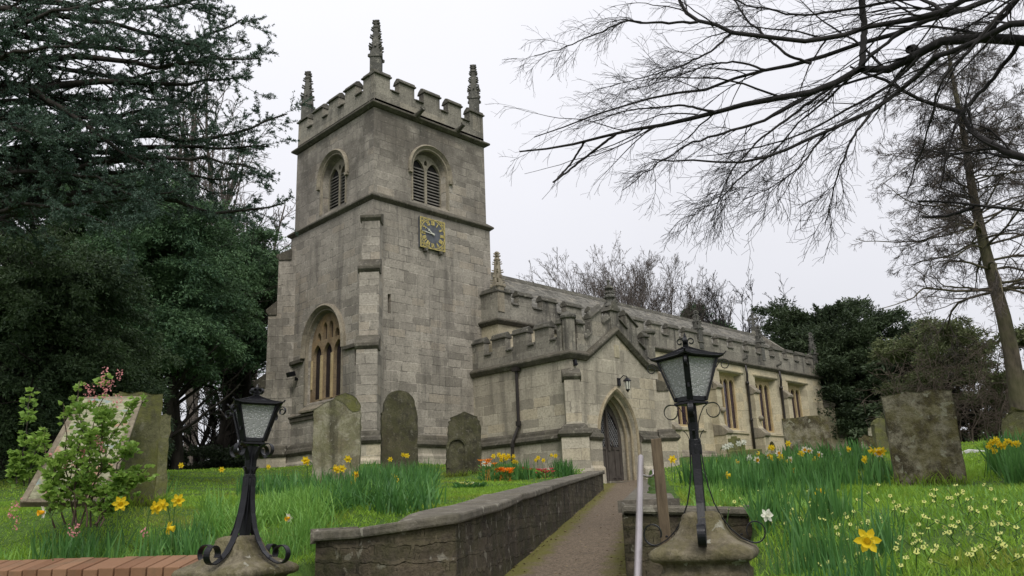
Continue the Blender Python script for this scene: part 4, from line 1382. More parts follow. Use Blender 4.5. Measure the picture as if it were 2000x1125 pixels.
def lantern(loc, label):
    o = thing('post_lantern', label, 'lantern', loc)
    Z = np.array([0, 0, 1.0]); Oz = np.zeros(3)
    post = MB()
    post.loft([[(-.024, -.024, 0), (.024, -.024, 0), (.024, .024, 0), (-.024, .024, 0)], [(-.026, -.026, .55), (.026, -.026, .55), (.026, .026, .55), (-.026, .026, .55)]])
    post.lathe([(.03, .295), (.036, .30), (.036, .345), (.03, .35), (.034, .355), (.034, .372), (.028, .376)], (0, 0, 0), 12)
    post.build('post', M_IRON, o, bevel=.003, local=True)
    for q in range(4):
        a = q * math.pi / 2
        ex = np.array([math.cos(a), math.sin(a), 0]); sd_ = np.array([-math.sin(a), math.cos(a), 0])
        pts = [ex * .030 + Z * .36]
        for u, z in ((.031, .30), (.036, .22), (.048, .14), (.072, .05), (.108, -.025), (.150, -.082), (.198, -.122), (.238, -.142)):
            pts.append(ex * u + Z * z)
        cc = ex * .272 + Z * -.094
        pts += spiral(cc, .056, .043, rad(-110), rad(205), ex, Z, 22)
        l = MB(); l.strip(pts, sd_, .042, .006)
        for u, z in ((.20, -.112),): l.lathe([(.008, 0), (.008, .006), (.004, .010)], ex * u + Z * z, 6)
        l.build('leg', M_IRON, o, local=True)
        # bracket scroll under the lantern
        pts = [ex * .026 + Z * .42, ex * .030 + Z * .46, ex * .045 + Z * .50, ex * .066 + Z * .538, ex * .092 + Z * .556]
        pts += spiral(ex * .117 + Z * .519, .040, .036, rad(105), rad(-190), ex, Z, 22)
        b = MB(); b.strip(pts, sd_, .030, .004)
        pts = [ex * .028 + Z * .372, ex * .036 + Z * .395, ex * .05 + Z * .415, ex * .058 + Z * .418]
        b.strip(pts, sd_, .016, .004)
        b.build('scroll_bracket', M_IRON, o, local=True)
        # corner bar of the lantern body and its small curl
        cb = MB(); cb.strip([ex * .088 + Z * .575, ex * .172 + Z * .800], sd_, .034, .012)
        pts = [ex * .158 + Z * .742, ex * .178 + Z * .770] + spiral(ex * .205 + Z * .755, .030, .011, rad(150), rad(-330), ex, Z, 26)
        cb.strip(pts, sd_, .014, .004)
        cb.strip([ex * .112 + Z * .66, ex * .128 + Z * .655, ex * .128 + Z * .635], sd_, .012, .004)
        cb.build('corner_bar', M_IRON, o, local=True)
        ex2 = np.array([math.cos(a + math.pi / 2), math.sin(a + math.pi / 2), 0])
        g = MB()
        A_, B_ = ex * .084 + Z * .585, ex2 * .084 + Z * .585; C_, D_ = ex2 * .163 + Z * .795, ex * .163 + Z * .795
        nrm = (ex + ex2) * -.004
        g.add([A_, B_, C_, D_, A_ + nrm, B_ + nrm, C_ + nrm, D_ + nrm], [(0, 1, 2, 3), (7, 6, 5, 4), (0, 4, 5, 1), (1, 5, 6, 2), (2, 6, 7, 3), (3, 7, 4, 0)])
        g.build('glass_pane', M_HGLASS, o, local=True)
        # top and bottom rails
        for zz, r in ((.580, .086), (.800, .170)):
            rl = MB()
            p, q2 = ex * r + Z * zz, ex2 * r + Z * zz
            n_ = (ex + ex2) / math.sqrt(2)
            d = q2 - p
            rl.frame(p - n_ * .006 - Z * .009, d, n_ * .012, Z * (.03 if zz > .7 else .022))
            rl.build('rail', M_IRON, o, local=True)
    bp = MB(); bp.lathe([(.09, .553), (.096, .556), (.096, .567), (.02, .572)], (0, 0, 0), 4)
    bp.build('base_plate', M_IRON, o, local=True)
    sk = MB(); sk.tube([(0, 0, .57), (0, 0, .64)], .022, 8); sk.tube([(0, 0, .64), (0, 0, .655), (0, 0, .72), (0, 0, .74)], [.012, .03, .028, .01], 8)
    sk.build('bulb', M_HAND, o, local=True, smooth=True)
    # pyramid roof, swept up at the corners
    rf = MB(); N = 10
    rings = []
    for j in range(N + 1):
        f = j / N
        R_ = .006 + .205 * f
        ring_ = []
        for k in range(32):
            a = 2 * math.pi * k / 32
            ph = (a + 1e-9) % (math.pi / 2) - math.pi / 4
            r = R_ * math.cos(math.pi / 4) / math.cos(ph)
            z = .868 - .068 * f ** .8 + .010 * f ** 6 * (abs(ph) / (math.pi / 4)) ** 6
            ring_.append((r * math.cos(a), r * math.sin(a), z))
        rings.append(ring_)
    inner = [[(p[0] * .97, p[1] * .97, p[2] - .008) for p in r] for r in reversed(rings)]
    rf.loft(rings + inner)
    rf.build('roof', M_IRON, o, local=True, smooth=True, sharp=30)
    for q in range(4):
        a = q * math.pi / 2
        ex = np.array([math.cos(a), math.sin(a), 0]); sd_ = np.array([-math.sin(a), math.cos(a), 0])
        f = MB()
        f.strip([ex * .012 + Z * .856, ex * .014 + Z * .876] + spiral(ex * .032 + Z * .892, .019, .011, rad(190), rad(-150), ex, Z, 18), sd_, .024, .005)
        f.strip([ex * (.006 + .205 * t_) + Z * (.871 - .068 * t_ ** .8 + .010 * t_ ** 6) for t_ in (0.05, .2, .4, .6, .8, .93, 1.0)] + [ex * .222 + Z * .824], sd_, .010, .006)
        f.build('finial_scroll', M_IRON, o, local=True)
    fp = MB(); fp.tube([(0, 0, .853), (0, 0, .919), (0, 0, .94)], [.011, .010, .003], 6); fp.build('finial', M_IRON, o, local=True)
    return o


la1 = lantern((RPIL[0], RPIL[1], 1.535), 'black lantern on curled iron legs, on the lichened pillar in front of the handrail')
la1.rotation_euler = (0, 0, GA + rad(5.5)); la1.scale = (.91, .91, .98)
la2 = lantern((LPIL[0], LPIL[1], 1.487), 'black lantern on curled iron legs, on the brown pillar beside the brick wall')
la2.rotation_euler = (0, 0, GA)
la2.rotation_euler = Matrix.Rotation(rad(2.4), 3, Vector((CF[0], CF[1], 0)).normalized()).to_4x4().to_euler() if False else (rad(1.2), rad(2.0), GA)

# handrail and its timber post
tp_ = at(1281, 858, 5.8); tb = at(1302, 1045, 5.72)
ps = thing('timber_post', 'weathered square timber post beside the steel handrail', 'post', (tp_[0], tp_[1], .9))
m = MB()
dxy = np.array([.80, .6, 0]); sxy = np.array([.6, -.8, 0])
k = .036
base = np.array([tb[0], tb[1], .9]); top = np.array([tp_[0], tp_[1], tp_[2]])
m.loft([[base - dxy * k - sxy * k, base + dxy * k - sxy * k, base + dxy * k + sxy * k, base - dxy * k + sxy * k],
        [top - dxy * k - sxy * k, top + dxy * k - sxy * k, top + dxy * k + sxy * k + Zv * .006, top - dxy * k + sxy * k + Zv * .006]])
m.build('post', M_POST, ps, bevel=.006)
hr = thing('handrail', 'sloping brushed steel tube handrail beside the path entrance', 'handrail', (4.2, 3.4, .8))
h0 = at(1251.5, 893, 5.75); h1 = at(1246, 1125, 4.05); h2 = h1 + (h1 - h0) * .55
m = MB(); m.tube([h0 - (h1 - h0) * .004, h0, h1, h2], [.012, .0195, .0195, .0195], 14); m.build('rail', M_STEEL, hr, smooth=True, sharp=60)
m = MB(); e0 = at(1254, 927, 5.6); e1 = at(1276, 927, 5.76)
m.tube([e0, e0 + (e1 - e0) * .35 - Zv * .012, e0 + (e1 - e0) * .75 - Zv * .012, e1 - Zv * .0, e1 + Zv * .035], .008, 8); m.build('bracket', M_STEEL, hr, smooth=True)
# steel post carrying the lower end of the rail
m = MB(); pm = h1 + (h2 - h1) * .8; m.tube([pm, (pm[0], pm[1], -.1)], .018, 10); m.build('rail_post', M_STEEL, hr, smooth=True)

# ================================================================== GRAVESTONES
def outline(kind, w, h):
    a = w / 2
    if kind == 'round':
        pts = [(-a, 0), (-a, h - a * .95)]
        for i in range(1, 16):
            th = math.pi * (1 - i / 16); pts.append((a * math.cos(th), h - a * .95 + a * .95 * math.sin(th)))
        pts += [(a, h - a * .95), (a, 0)]
    elif kind == 'shoulder':
        pts = [(-a, 0), (-a, h * .72)]
        for i in range(1, 7): pts.append((-a + .09 * a * (1 - math.cos(i / 6 * math.pi / 2)), h * .72 + .04 * h * math.sin(i / 6 * math.pi / 2)))
        b = a * .86
        for i in range(0, 17):
            th = math.pi * (1 - i / 16); pts.append((b * math.cos(th), h - b * .9 + b * .9 * math.sin(th)))
        pts += [(a, h * .72), (a, 0)]
    elif kind == 'ogee':
        pts = [(-a, 0), (-a, h * .90), (-a * .80, h * .925), (-a * .62, h * .955), (-a * .42, h * .985), (-a * .15, h), (a * .12, h * .985), (a * .34, h * .95), (a * .5, h * .90), (a * .66, h * .868), (a * .84, h * .862), (a, h * .875), (a, 0)]
    elif kind == 'peak':
        pts = [(-a, 0), (-a, h * .80), (-a * .93, h * .83), (-a * .94, h * .86), (-a * .80, h * .885), (-a * .80, h * .92), (0, h), (a * .80, h * .92), (a * .80, h * .885), (a * .94, h * .86), (a * .93, h * .83), (a, h * .80), (a, 0)]
    elif kind == 'cut':
        pts = [(-a, 0), (-a, h * .80), (-a * .8, h * .84), (-a * .7, h * .96), (-a * .3, h), (a * .4, h * .97), (a * .75, h * .9), (a, h * .93), (a, 0)]
    elif kind == 'round2':
        pts = [(-a, 0), (-a * .98, h * .55)]
        for i in range(0, 13):
            th = math.pi * (1 - i / 12); pts.append((a * .92 * math.cos(th), h - a * .92 + a * .92 * math.sin(th)))
        pts += [(a * .98, h * .55), (a, 0)]
    else:
        pts = [(-a, 0), (-a, h * .985), (-a * .6, h * .995), (0, h), (a * .5, h * 1.0), (a, h * .99), (a, 0)]
    return pts


GST = []


def gravestone(label, l, r, top, base, D, kind, mat, th=.13, yaw=0.0, lean=(0, 0), sink=.35, cat='gravestone', rough=.006, extra=None):
    cpx = (l + r) / 2
    b = at(cpx, base, D)
    w = (r - l) / FPX * D * math.cos(math.atan((cpx - 1000) / FPX)) ** 2
    tz = at(cpx, top, D)
    h = tz[2] - b[2]
    az = math.atan2(b[1], b[0]) + yaw
    n = np.array([math.cos(az), math.sin(az), 0]); s = np.array([math.sin(az), -math.cos(az), 0])
    o = thing('gravestone', label, cat, (b[0], b[1], b[2])); GST.append((b, s, n, w, th))
    pts = outline(kind, w, h + sink)
    rg = np.random.default_rng(int(cpx))
    # resample the outline so it can wander a little
    dp = []
    for i in range(len(pts)):
        p = np.array(pts[i]); q = np.array(pts[(i + 1) % len(pts)])
        k = max(1, int(np.linalg.norm(q - p) / .09)) if i < len(pts) - 1 else 1
        for j in range(k): dp.append(p + (q - p) * j / k)
    dp = [p + rg.normal(0, rough, 2) * (1 if p[1] > .05 else 0) for p in dp]
    m = MB()
    L3 = [b + s * (p[0] + lean[0] * (p[1] - sink)) + Zv * (p[1] - sink) + n * (lean[1] * (p[1] - sink)) for p in dp]
    m.prism_tri(L3, n * th, (s, Zv))
    st_ = m.build('stone', mat, o, bevel=.018)
    if extra: extra(o, b, s, n, w, h)
    return o


def arch_recess(o, b, s, n, w, h):
    m = MB()
    path_ = [(-w * .36, .08)] + [(w * .36 * math.cos(math.pi * (1 - i / 10)), h - w * .48 + w * .36 * math.sin(math.pi * (1 - i / 10))) for i in range(11)] + [(w * .36, .08)]
    hood(m, b, s, n, path_, [(0, 0), (0, .025), (.05, .025), (.06, 0)])
    m.build('carved_rim', M_GDARK, o)


gravestone('tall pale gravestone with wavy top edge, overlapping a round-topped stone behind it', 610, 702, 781, 925, 15.5, 'ogee', M_GPALE, .12, -.12, (.0, .0))
gravestone('greenish round-topped gravestone mostly hidden behind the pale wavy-topped one', 640, 702, 769, 925, 16.3, 'round', M_GGREEN, .12, -.1)
gravestone('tall dark round-headed gravestone standing alone before the tower corner', 746, 817, 762, 905, 18.3, 'shoulder', M_GDARK, .14, .22, (.0, .02))
gravestone('dark gravestone with a shallow peaked top against the tower wall', 877, 941, 804, 915, 20.0, 'peak', M_GDARK, .14, .1)
gravestone('small mossy round-headed gravestone leaning before the peaked dark one', 872, 914, 853, 920, 19.4, 'round2', M_GDARK, .12, .1, (.0, .04), extra=arch_recess)
gravestone('big square-topped mottled gravestone standing in the primrose lawn', 1750, 1890, 762, 946, 9.5, 'flat', M_GMOSS, .15, .10, (.0, .03), rough=.004)
gravestone('broad dark lichened slab standing in front of the far aisle window', 1538, 1627, 812, 890, 13.5, 'flat', M_GMOSS, .14, .1, (.0, .03), sink=.6)
gravestone('green-edged round gravestone half out of frame by the tall bare tree', 1966, 2046, 800, 885, 13.0, 'round', M_GGREEN, .13, .05, sink=.6)
gravestone('low brownish gravestone with broken top left of the big square one', 1675, 1732, 850, 892, 17.0, 'cut', M_GMOSS, .13, .1, sink=.6)
gravestone('narrow pale rounded stone peeping over the broken brownish gravestone', 1702, 1717, 833, 888, 19.0, 'round', M_GPALE, .1, .1, sink=.6)
gravestone('tall thin greenish gravestone tucked against the big square one', 1714, 1752, 815, 890, 16.0, 'round', M_GGREEN, .12, .5, sink=.6)
gravestone('small rounded brown stone behind the daffodils on the right', 1918, 1958, 862, 892, 15.5, 'round2', M_GMOSS, .15, .1, sink=.5)
gravestone('mossy upright gravestone holding up the leaning painted board', 215, 305, 766, 966, 8.75, 'flat', M_GGREEN, .16, .38, (.0, .0))
gravestone('thin greenish gravestone just behind the one that holds the board', 300, 325, 809, 938, 10.6, 'flat', M_GGREEN, .12, .3)

# stone cross on a stepped base by the aisle
cp = at(1447, 905, 19.0)
cr_ = thing('cross_monument', 'small dark stone cross on a stepped base against the aisle wall', 'grave cross', cp)
az = math.atan2(cp[1], cp[0]); s = np.array([math.sin(az), -math.cos(az), 0]); n = np.array([math.cos(az), math.sin(az), 0])
u = 19.0 / FPX
m = MB()
m.frame(cp - s * 22 * u - n * .12 - Zv * .3, s * 62 * u, n * .3, Zv * (.3 + 24 * u))
m.frame(cp - s * 23 * u - n * .08 + Zv * 22 * u, s * 34 * u, n * .2, Zv * 12 * u)
m.build('plinth_block', M_GGREEN, cr_, bevel=.02)
m = MB(); m.frame(cp - s * 13 * u - n * .03 + Zv * 34 * u, s * 11 * u, n * .12, Zv * 16 * u); m.frame(cp - s * 19 * u - n * .028 + Zv * 39 * u, s * 23 * u, n * .116, Zv * 7 * u)
m.build('cross', M_GGREEN, cr_, bevel=.012)

# white ledger slabs
for (l, r, y, D, lab) in ((1632, 1690, 892, 15.2, 'pale flat grave slab in the grass beside the broken brownish gravestone'), (1872, 1962, 890, 14.5, 'pale flat grave slab to the right of the big square gravestone')):
    p0 = at(l, y, D); p1 = at(r, y, D)
    c = (p0 + p1) / 2; o = thing('grave_slab', lab, 'grave slab', c)
    s = (p1 - p0); n = np.array([-s[1], s[0], 0]); n = n / np.linalg.norm(n)
    if np.dot(n, c) < 0: n = -n
    m = MB(); m.frame(p0 - Zv * .25 + n * .12, s, n * .7, Zv * .22); m.build('kerb', M_GPALE, o, bevel=.02)
    m = MB(); m.prism([p0 - s * .04 - Zv * .03, p0 - s * .04 + Zv * .03, p0 + s * .25 + Zv * .10, p0 + s * 1.04 + Zv * .05, p0 + s * 1.04 - Zv * .03], n * .9); m.build('slab', M_GWHITE, o, bevel=.012)

# leaning painted board
bd = thing('painted_board', 'faded painted board in a timber frame leaning on a mossy gravestone', 'notice board', at(125, 985, 7.4))
q = [at(46, 982, 7.3), at(203, 982, 7.3), at(273, 782, 8.45), at(158, 784, 8.45)]
t = NT('faded_paint')
P = t.pos()
uvn = t.noise(P, 3.0, 4, .6, .8); uv2 = t.noise(t.mapping(P, (1, 1, 1), (5, 3, 1)), 3.4, 4, .6, .8); uv3 = t.noise(P, 26, 4, .7)
c = t.mix(t.ramp(uv3, .3, .7), (.15, .15, .085), (.33, .32, .21))
c = t.mix(t.math('MULTIPLY', t.ramp(uvn, .56, .64), .6), c, (.16, .26, .30))
c = t.mix(t.math('MULTIPLY', t.ramp(uv2, .57, .63), .6), c, (.34, .16, .11))
c = t.mix(t.math('MULTIPLY', t.ramp(uvn, .40, .34), .5), c, (.25, .28, .12))
M_PAINT = t.done(c, .7, t.bump(uv3, .3, .005))
nb = np.cross(q[1] - q[0], q[3] - q[0]); nb = nb / np.linalg.norm(nb)
m = MB(); m.prism(q, nb * .025); m.build('panel', M_PAINT, bd)
m = MB()


def bar(a, b, w, off=-.02):
    d = b - a; L = np.linalg.norm(d); d = d / L; sd_ = np.cross(nb, d)
    m.frame(a - sd_ * w / 2 - d * .02 + nb * off, d * (L + .04), sd_ * w, nb * .05)


bar(q[0], q[3], .045); bar(q[1], q[2], .05); bar(q[0], q[1], .045, -.024); bar(q[3] + (q[2] - q[3]) * -.02, q[2] + (q[2] - q[3]) * .04, .10, -.03)
m.build('board_frame', M_BOARDF, bd, bevel=.006)

# ================================================================== VEGETATION TOOLS
def unit(a): return a / np.maximum(np.linalg.norm(a, axis=-1, keepdims=True), 1e-9)


def tubes(P, R, k=4):
    """P (B,n,3), R (B,n) -> verts, quads"""
    P = np.asarray(P, float); R = np.asarray(R, float)
    B, n, _ = P.shape
    T = unit(np.gradient(P, axis=1))
    ref = np.where(np.abs(T[:, :1, 2:3]) < .9, np.array([0, 0, 1.0]), np.array([1.0, 0, 0]))
    A = unit(np.cross(T, np.broadcast_to(ref, T.shape))); Bn = np.cross(T, A)
    th = np.arange(k) * 2 * np.pi / k
    V = P[:, :, None, :] + R[:, :, None, None] * (np.cos(th)[:, None] * A[:, :, None, :] + np.sin(th)[:, None] * Bn[:, :, None, :])
    i = np.arange(B * n * k).reshape(B, n, k)
    j = np.roll(i, -1, axis=2)
    q = np.stack([i[:, :-1], j[:, :-1], j[:, 1:], i[:, 1:]], -1).reshape(-1, 4)
    return V.reshape(-1, 3), q


def grow(P, R, nch, t0, t1, ang, lenf, n, wig, trop, rf, rng, flat=0.0, lmin=0.0, taper=.25, lens=None):
    """children of the polylines P"""
    P = np.asarray(P, float); B, m, _ = P.shape
    L = np.sum(np.linalg.norm(np.diff(P, axis=1), axis=2), 1)
    par = np.repeat(np.arange(B), nch)
    M = len(par)
    t = t0 + (t1 - t0) * rng.random(M)
    f = t * (m - 1); i = np.minimum(f.astype(int), m - 2); u = (f - i)[:, None]
    p = P[par, i] * (1 - u) + P[par, i + 1] * u
    tan = unit(P[par, i + 1] - P[par, i])
    r0 = (R[par, i] * (1 - u[:, 0]) + R[par, i + 1] * u[:, 0])
    rv = rng.normal(size=(M, 3))
    if flat: rv[:, 2] *= (1 - flat)
    pe = rv - tan * np.sum(rv * tan, 1, keepdims=True); pe = unit(pe)
    a = (ang[0] + (ang[1] - ang[0]) * rng.random(M))[:, None]
    d = unit(np.cos(a) * tan + np.sin(a) * pe)
    ln = np.maximum(L[par] * lenf * (.5 + .9 * rng.random(M)) * (1 - .55 * t), lmin)
    trop = np.asarray(trop, float)
    Q = np.empty((M, n, 3)); Q[:, 0] = p
    for k in range(1, n):
        d = unit(d + wig * rng.normal(size=(M, 3)) + trop * (k / n))
        Q[:, k] = Q[:, k - 1] + d * (ln / (n - 1))[:, None]
    r = np.minimum(r0 * rf, r0 * .9)[:, None] * np.linspace(1, taper, n)[None]
    return Q, r


def merge(parts_):
    V = []; Q = []; b = 0
    for v, q in parts_:
        V.append(v); Q.append(q + b); b += len(v)
    return np.concatenate(V), np.concatenate(Q)


def diamonds(C, D, ln, wd, rng, fold=0.0):
    """leaf quads at C along D"""
    M = len(C); D = unit(D)
    s = unit(np.cross(D, unit(rng.normal(size=(M, 3)))))
    ln = np.broadcast_to(np.asarray(ln, float), (M,))[:, None]; wd = np.broadcast_to(np.asarray(wd, float), (M,))[:, None]
    V = np.stack([C, C + D * ln * .45 + s * wd * .5, C + D * ln, C + D * ln * .45 - s * wd * .5], 1).reshape(-1, 3)
    return V, np.arange(M * 4).reshape(M, 4)


def along(P, per, rng, t0=0.05, t1=1.0):
    B, m, _ = P.shape
    par = np.repeat(np.arange(B), per); M = len(par)
    t = t0 + (t1 - t0) * rng.random(M); f = t * (m - 1); i = np.minimum(f.astype(int), m - 2); u = (f - i)[:, None]
    return P[par, i] * (1 - u) + P[par, i + 1] * u, unit(P[par, i + 1] - P[par, i])


def ribbons(base, az, lean, curve, L, W, segs, rng, twist=1.0):
    """grass blades and strap leaves"""
    N = len(base)
    h = np.stack([np.cos(az), np.sin(az), np.zeros(N)], 1)
    sd_ = az + np.pi / 2 + rng.normal(0, twist, N)
    s = np.stack([np.cos(sd_), np.sin(sd_), np.zeros(N)], 1)
    V = np.empty((N, segs + 1, 2, 3)); p = base.copy()
    for k in range(segs + 1):
        f = k / segs
        w = (W * (1 - f ** 2.2) * (.75 + .5 * min(f * 2, 1)) + W * .04)[:, None]
        V[:, k, 0] = p - s * w / 2; V[:, k, 1] = p + s * w / 2
        th = lean + curve * (f + .5 / segs)
        p = p + (L / segs)[:, None] * (np.sin(th)[:, None] * h + np.cos(th)[:, None] * np.array([0, 0, 1.0]))
    i = np.arange(N * (segs + 1) * 2).reshape(N, segs + 1, 2)
    q = np.stack([i[:, :-1, 0], i[:, :-1, 1], i[:, 1:, 1], i[:, 1:, 0]], -1).reshape(-1, 4)
    return V.reshape(-1, 3), q


def in_view(x, y, margin=60):
    """rough plan test: is the ground point inside the camera's field"""
    z = lawn_z(x, y)
    v = np.stack([x, y, z], -1) - CAM
    a = v @ CF; b = v @ CR; c = v @ CU
    px = 1000 + FPX * b / np.maximum(a, .1); py = 562.5 - FPX * c / np.maximum(a, .1)
    return (a > .5) & (px > -margin) & (px < 2000 + margin) & (py < 1125 + margin * 3) & (py > 700)


def on_lawn(x, y):
    s, c = path_s(x, y)
    pathy = (c > -.40) & (c < PW + .48) & (s > -3.4)
    gate = (x - 2.43) * .904 + (y - 4.83) * .428
    front = (gate < .12) & ~((y < 2.0) & (gate > -.8) & (x > 3.4))
    tower = (x > 13.3) & (y > 19.4)
    porch = (x > 17.4) & (y > 15.1)
    between = (s > S_END - .2) & (c > -.6) & (c < PW + .2)
    ex_, ey_ = WB - WL
    prl = ((x - WL[0]) * ex_ + (y - WL[1]) * ey_) / math.hypot(ex_, ey_)
    crl = ((x - WL[0]) * ey_ - (y - WL[1]) * ex_) / math.hypot(ex_, ey_)
    leftin = (crl > -.40) & (prl > -.08) & (s < .2) & (c < PW)
    prr = (x - 5.11) * .586 + (y - 4.02) * -.81
    crr = (x - 5.11) * .81 + (y - 4.02) * .586
    rightin = (crr < .46) & (prr > -.6) & (prr < .93 + np.minimum(crr + .6, 0) * .3)
    return ~(pathy | front | tower | porch | between | leftin | rightin)


rg = np.random.default_rng(21)

# ================================================================== GRASS (uncountable)
BV = []; BQ = []


def grass_patch(n, dmin, dmax, hgt, wid, power=1.0):
    d = dmin + (dmax - dmin) * rg.random(n) ** power
    a = YAW + (rg.random(n) - .5) * rad(82)
    x = d * np.cos(a); y = d * np.sin(a)
    mossy = np.sin(x * 1.1 + 2.0 * np.sin(y * .8)) * np.sin(y * 1.3 + 1.5 * np.sin(x * .7 + 1)) + .35 * np.sin(x * 4.1 + y * 3.3)
    k = on_lawn(x, y) & in_view(x, y) & (rg.random(n) < np.clip(1.15 - .95 * np.clip(mossy, 0, 1), .12, 1))
    x, y, d = x[k], y[k], d[k]
    z = lawn_z(x, y)
    N = len(x)
    patch = np.sin(x * 1.9 + 1.3 * np.sin(y * 1.1)) * np.sin(y * 2.3 + np.sin(x * .9)) + rg.normal(0, .5, N)
    right = (x * .586 - y * .81) > -.2
    L = hgt * (.55 + .7 * rg.random(N)) * np.where(right, 1.0, .72) * (1 + .35 * np.clip(patch, -1, 1.2))
    W = wid * (.7 + .6 * rg.random(N)) * (.5 + d / 9)
    return ribbons(np.stack([x, y, z - .01], 1), rg.random(N) * 6.28, rg.random(N) * .5, .3 + .9 * rg.random(N), L, W, 2, rg)


GB = []
for (b_, s_, n_, w_, th_) in GST:
    m_ = 170
    u_ = rg.uniform(-.56, .56, m_)
    side_ = np.where(rg.random(m_) < .75, -.03, th_ + .03) + rg.normal(0, .02, m_)
    c_ = b_ + s_ * (u_ * w_)[:, None] + n_ * side_[:, None]
    c_[:, 2] = lawn_z(c_[:, 0], c_[:, 1]) - .01
    GB.append(ribbons(c_, rg.random(m_) * 6.28, rg.random(m_) * .5, .4 + .9 * rg.random(m_), .10 + .12 * rg.random(m_), np.full(m_, .011), 2, rg))
V, Q = merge(GB + [grass_patch(90000, 3.2, 7, .060, .006), grass_patch(120000, 7, 13, .062, .0065), grass_patch(90000, 13, 26, .060, .008)])
g = np_mesh('grass', V, Q, mat=M_GRASS); tag(g, kind='stuff')

# fallen leaves and petals on the path and lawn (uncountable)
m_ = 900
sl_ = rg.uniform(-2.5, 19, m_); cl_ = np.where(rg.random(m_) < .8, np.where(rg.random(m_) < .5, rg.normal(.05, .07, m_), rg.normal(PW - .05, .07, m_)), rg.uniform(0, PW, m_))
cl_ = np.clip(cl_, .0, PW)
lp_ = PL0 + PATH_DIR * sl_[:, None] - PATH_N * cl_[:, None]
C_ = np.stack([lp_[:, 0], lp_[:, 1], path_z(lp_[:, 0], lp_[:, 1]) + .012], 1)
parts_ = []
D_ = unit(rg.normal(size=(m_, 3)) * np.array([1, 1, .12]))
V, Q = diamonds(C_, D_, .018 + .03 * rg.random(m_), .012 + .014 * rg.random(m_), rg)
V = V.reshape(m_, 4, 3); V[:, 1, 2] = C_[:, 2] + .006; V[:, 3, 2] = C_[:, 2] - .002
tag(np_mesh('leaf_litter', V.reshape(-1, 3), Q, mat=leaf('dead_leaf', (.07, .045, .02), (.30, .24, .15), 6, .8, .1)), kind='stuff')

# ================================================================== DAFFODIL LEAVES AND FLOWERS


def clump_area(px0, px1, yb, D0, D1, n, hgt, width, lean=.25, curve=.6, mat=M_DAFL, name='daffodil_leaves', sp=0.0):
    """strap leaves over an area given by its left/right pixel edges and distances"""
    d = D0 + (D1 - D0) * rg.random(n)
    px = px0 + (px1 - px0) * rg.random(n)
    a = YAW - np.arctan((px - 1000) / FPX / math.cos(PITCH))
    # gather in tufts
    k = max(4, n // 34)
    ti = rg.integers(0, k, n)
    x = (d[:k][ti]) * np.cos(a[:k][ti]) + rg.normal(0, .07 + sp, n); y = (d[:k][ti]) * np.sin(a[:k][ti]) + rg.normal(0, .07 + sp, n)
    ok = on_lawn(x, y); x, y = x[ok], y[ok]
    N = len(x)
    z = lawn_z(x, y)
    dd_ = np.hypot(x, y)
    return ribbons(np.stack([x, y, z - .02], 1), rg.random(N) * 6.28, lean * np.abs(rg.normal(0, 1, N)), curve * rg.random(N) ** 1.5, hgt * (.6 + .6 * rg.random(N)), np.full(N, width) * np.clip(dd_ / 9, .8, 1.5), 4, rg, .6)


def leaves(name, parts_, mat):
    V, Q = merge(parts_)
    return tag(np_mesh(name, V, Q, mat=mat), kind='stuff')


leaves('daffodil_leaves', [
    clump_area(20, 420, 0, 6.0, 7.0, 760, .27, .015, .22, .6),          # behind the brick wall
    clump_area(560, 840, 0, 8.8, 12.0, 900, .36, .022, .30, .8),      # big clump on the left lawn
    clump_area(640, 850, 0, 7.2, 9.2, 760, .34, .019, .38, 1.1),
    clump_area(700, 850, 0, 12.0, 15.5, 700, .42, .016, .25, .5),
    clump_area(500, 600, 0, 11.0, 13.0, 200, .36, .014, .2, .4),
    clump_area(318, 350, 0, 12.0, 14.0, 130, .40, .014, .2, .4),
    clump_area(935, 1010, 0, 16.2, 17.3, 360, .42, .014, .2, .4),
    clump_area(1050, 1100, 0, 17.5, 18.2, 260, .40, .014, .3, .5),
    clump_area(1310, 1660, 0, 9.0, 13.5, 2000, .36, .020, .22, .4),     # dark bank on the right
    clump_area(1400, 1590, 0, 5.6, 9.2, 700, .29, .018, .22, .35),
    clump_area(1470, 1660, 0, 3.7, 5.4, 260, .26, .013, .22, .35),
    clump_area(1650, 1735, 0, 9.6, 11.0, 220, .28, .014, .25, .4),
    clump_area(1880, 2040, 0, 8.6, 12.5, 900, .38, .020, .25, .45),
    clump_area(1480, 1560, 0, 4.0, 5.0, 160, .30, .010, .2, .3),
    clump_area(1680, 1730, 0, 3.0, 3.5, 26, .20, .008, .2, .2),
], M_DAFL)
leaves('bluebell_leaves', [
    clump_area(430, 640, 0, 6.6, 9.0, 1700, .26, .014, .5, 1.5),
    clump_area(560, 830, 0, 7.8, 9.6, 1100, .26, .016, .5, 1.5),
    clump_area(540, 640, 0, 6.2, 6.8, 500, .22, .008, .45, 1.2),
    clump_area(1310, 1500, 0, 6.6, 8.6, 1500, .17, .009, .5, 1.2),
    clump_area(1560, 1990, 0, 4.2, 9.0, 2200, .10, .008, .6, 1.2, sp=.1),
    clump_area(30, 420, 0, 6.3, 7.6, 900, .15, .008, .5, 1.2),
], M_BLUEB)


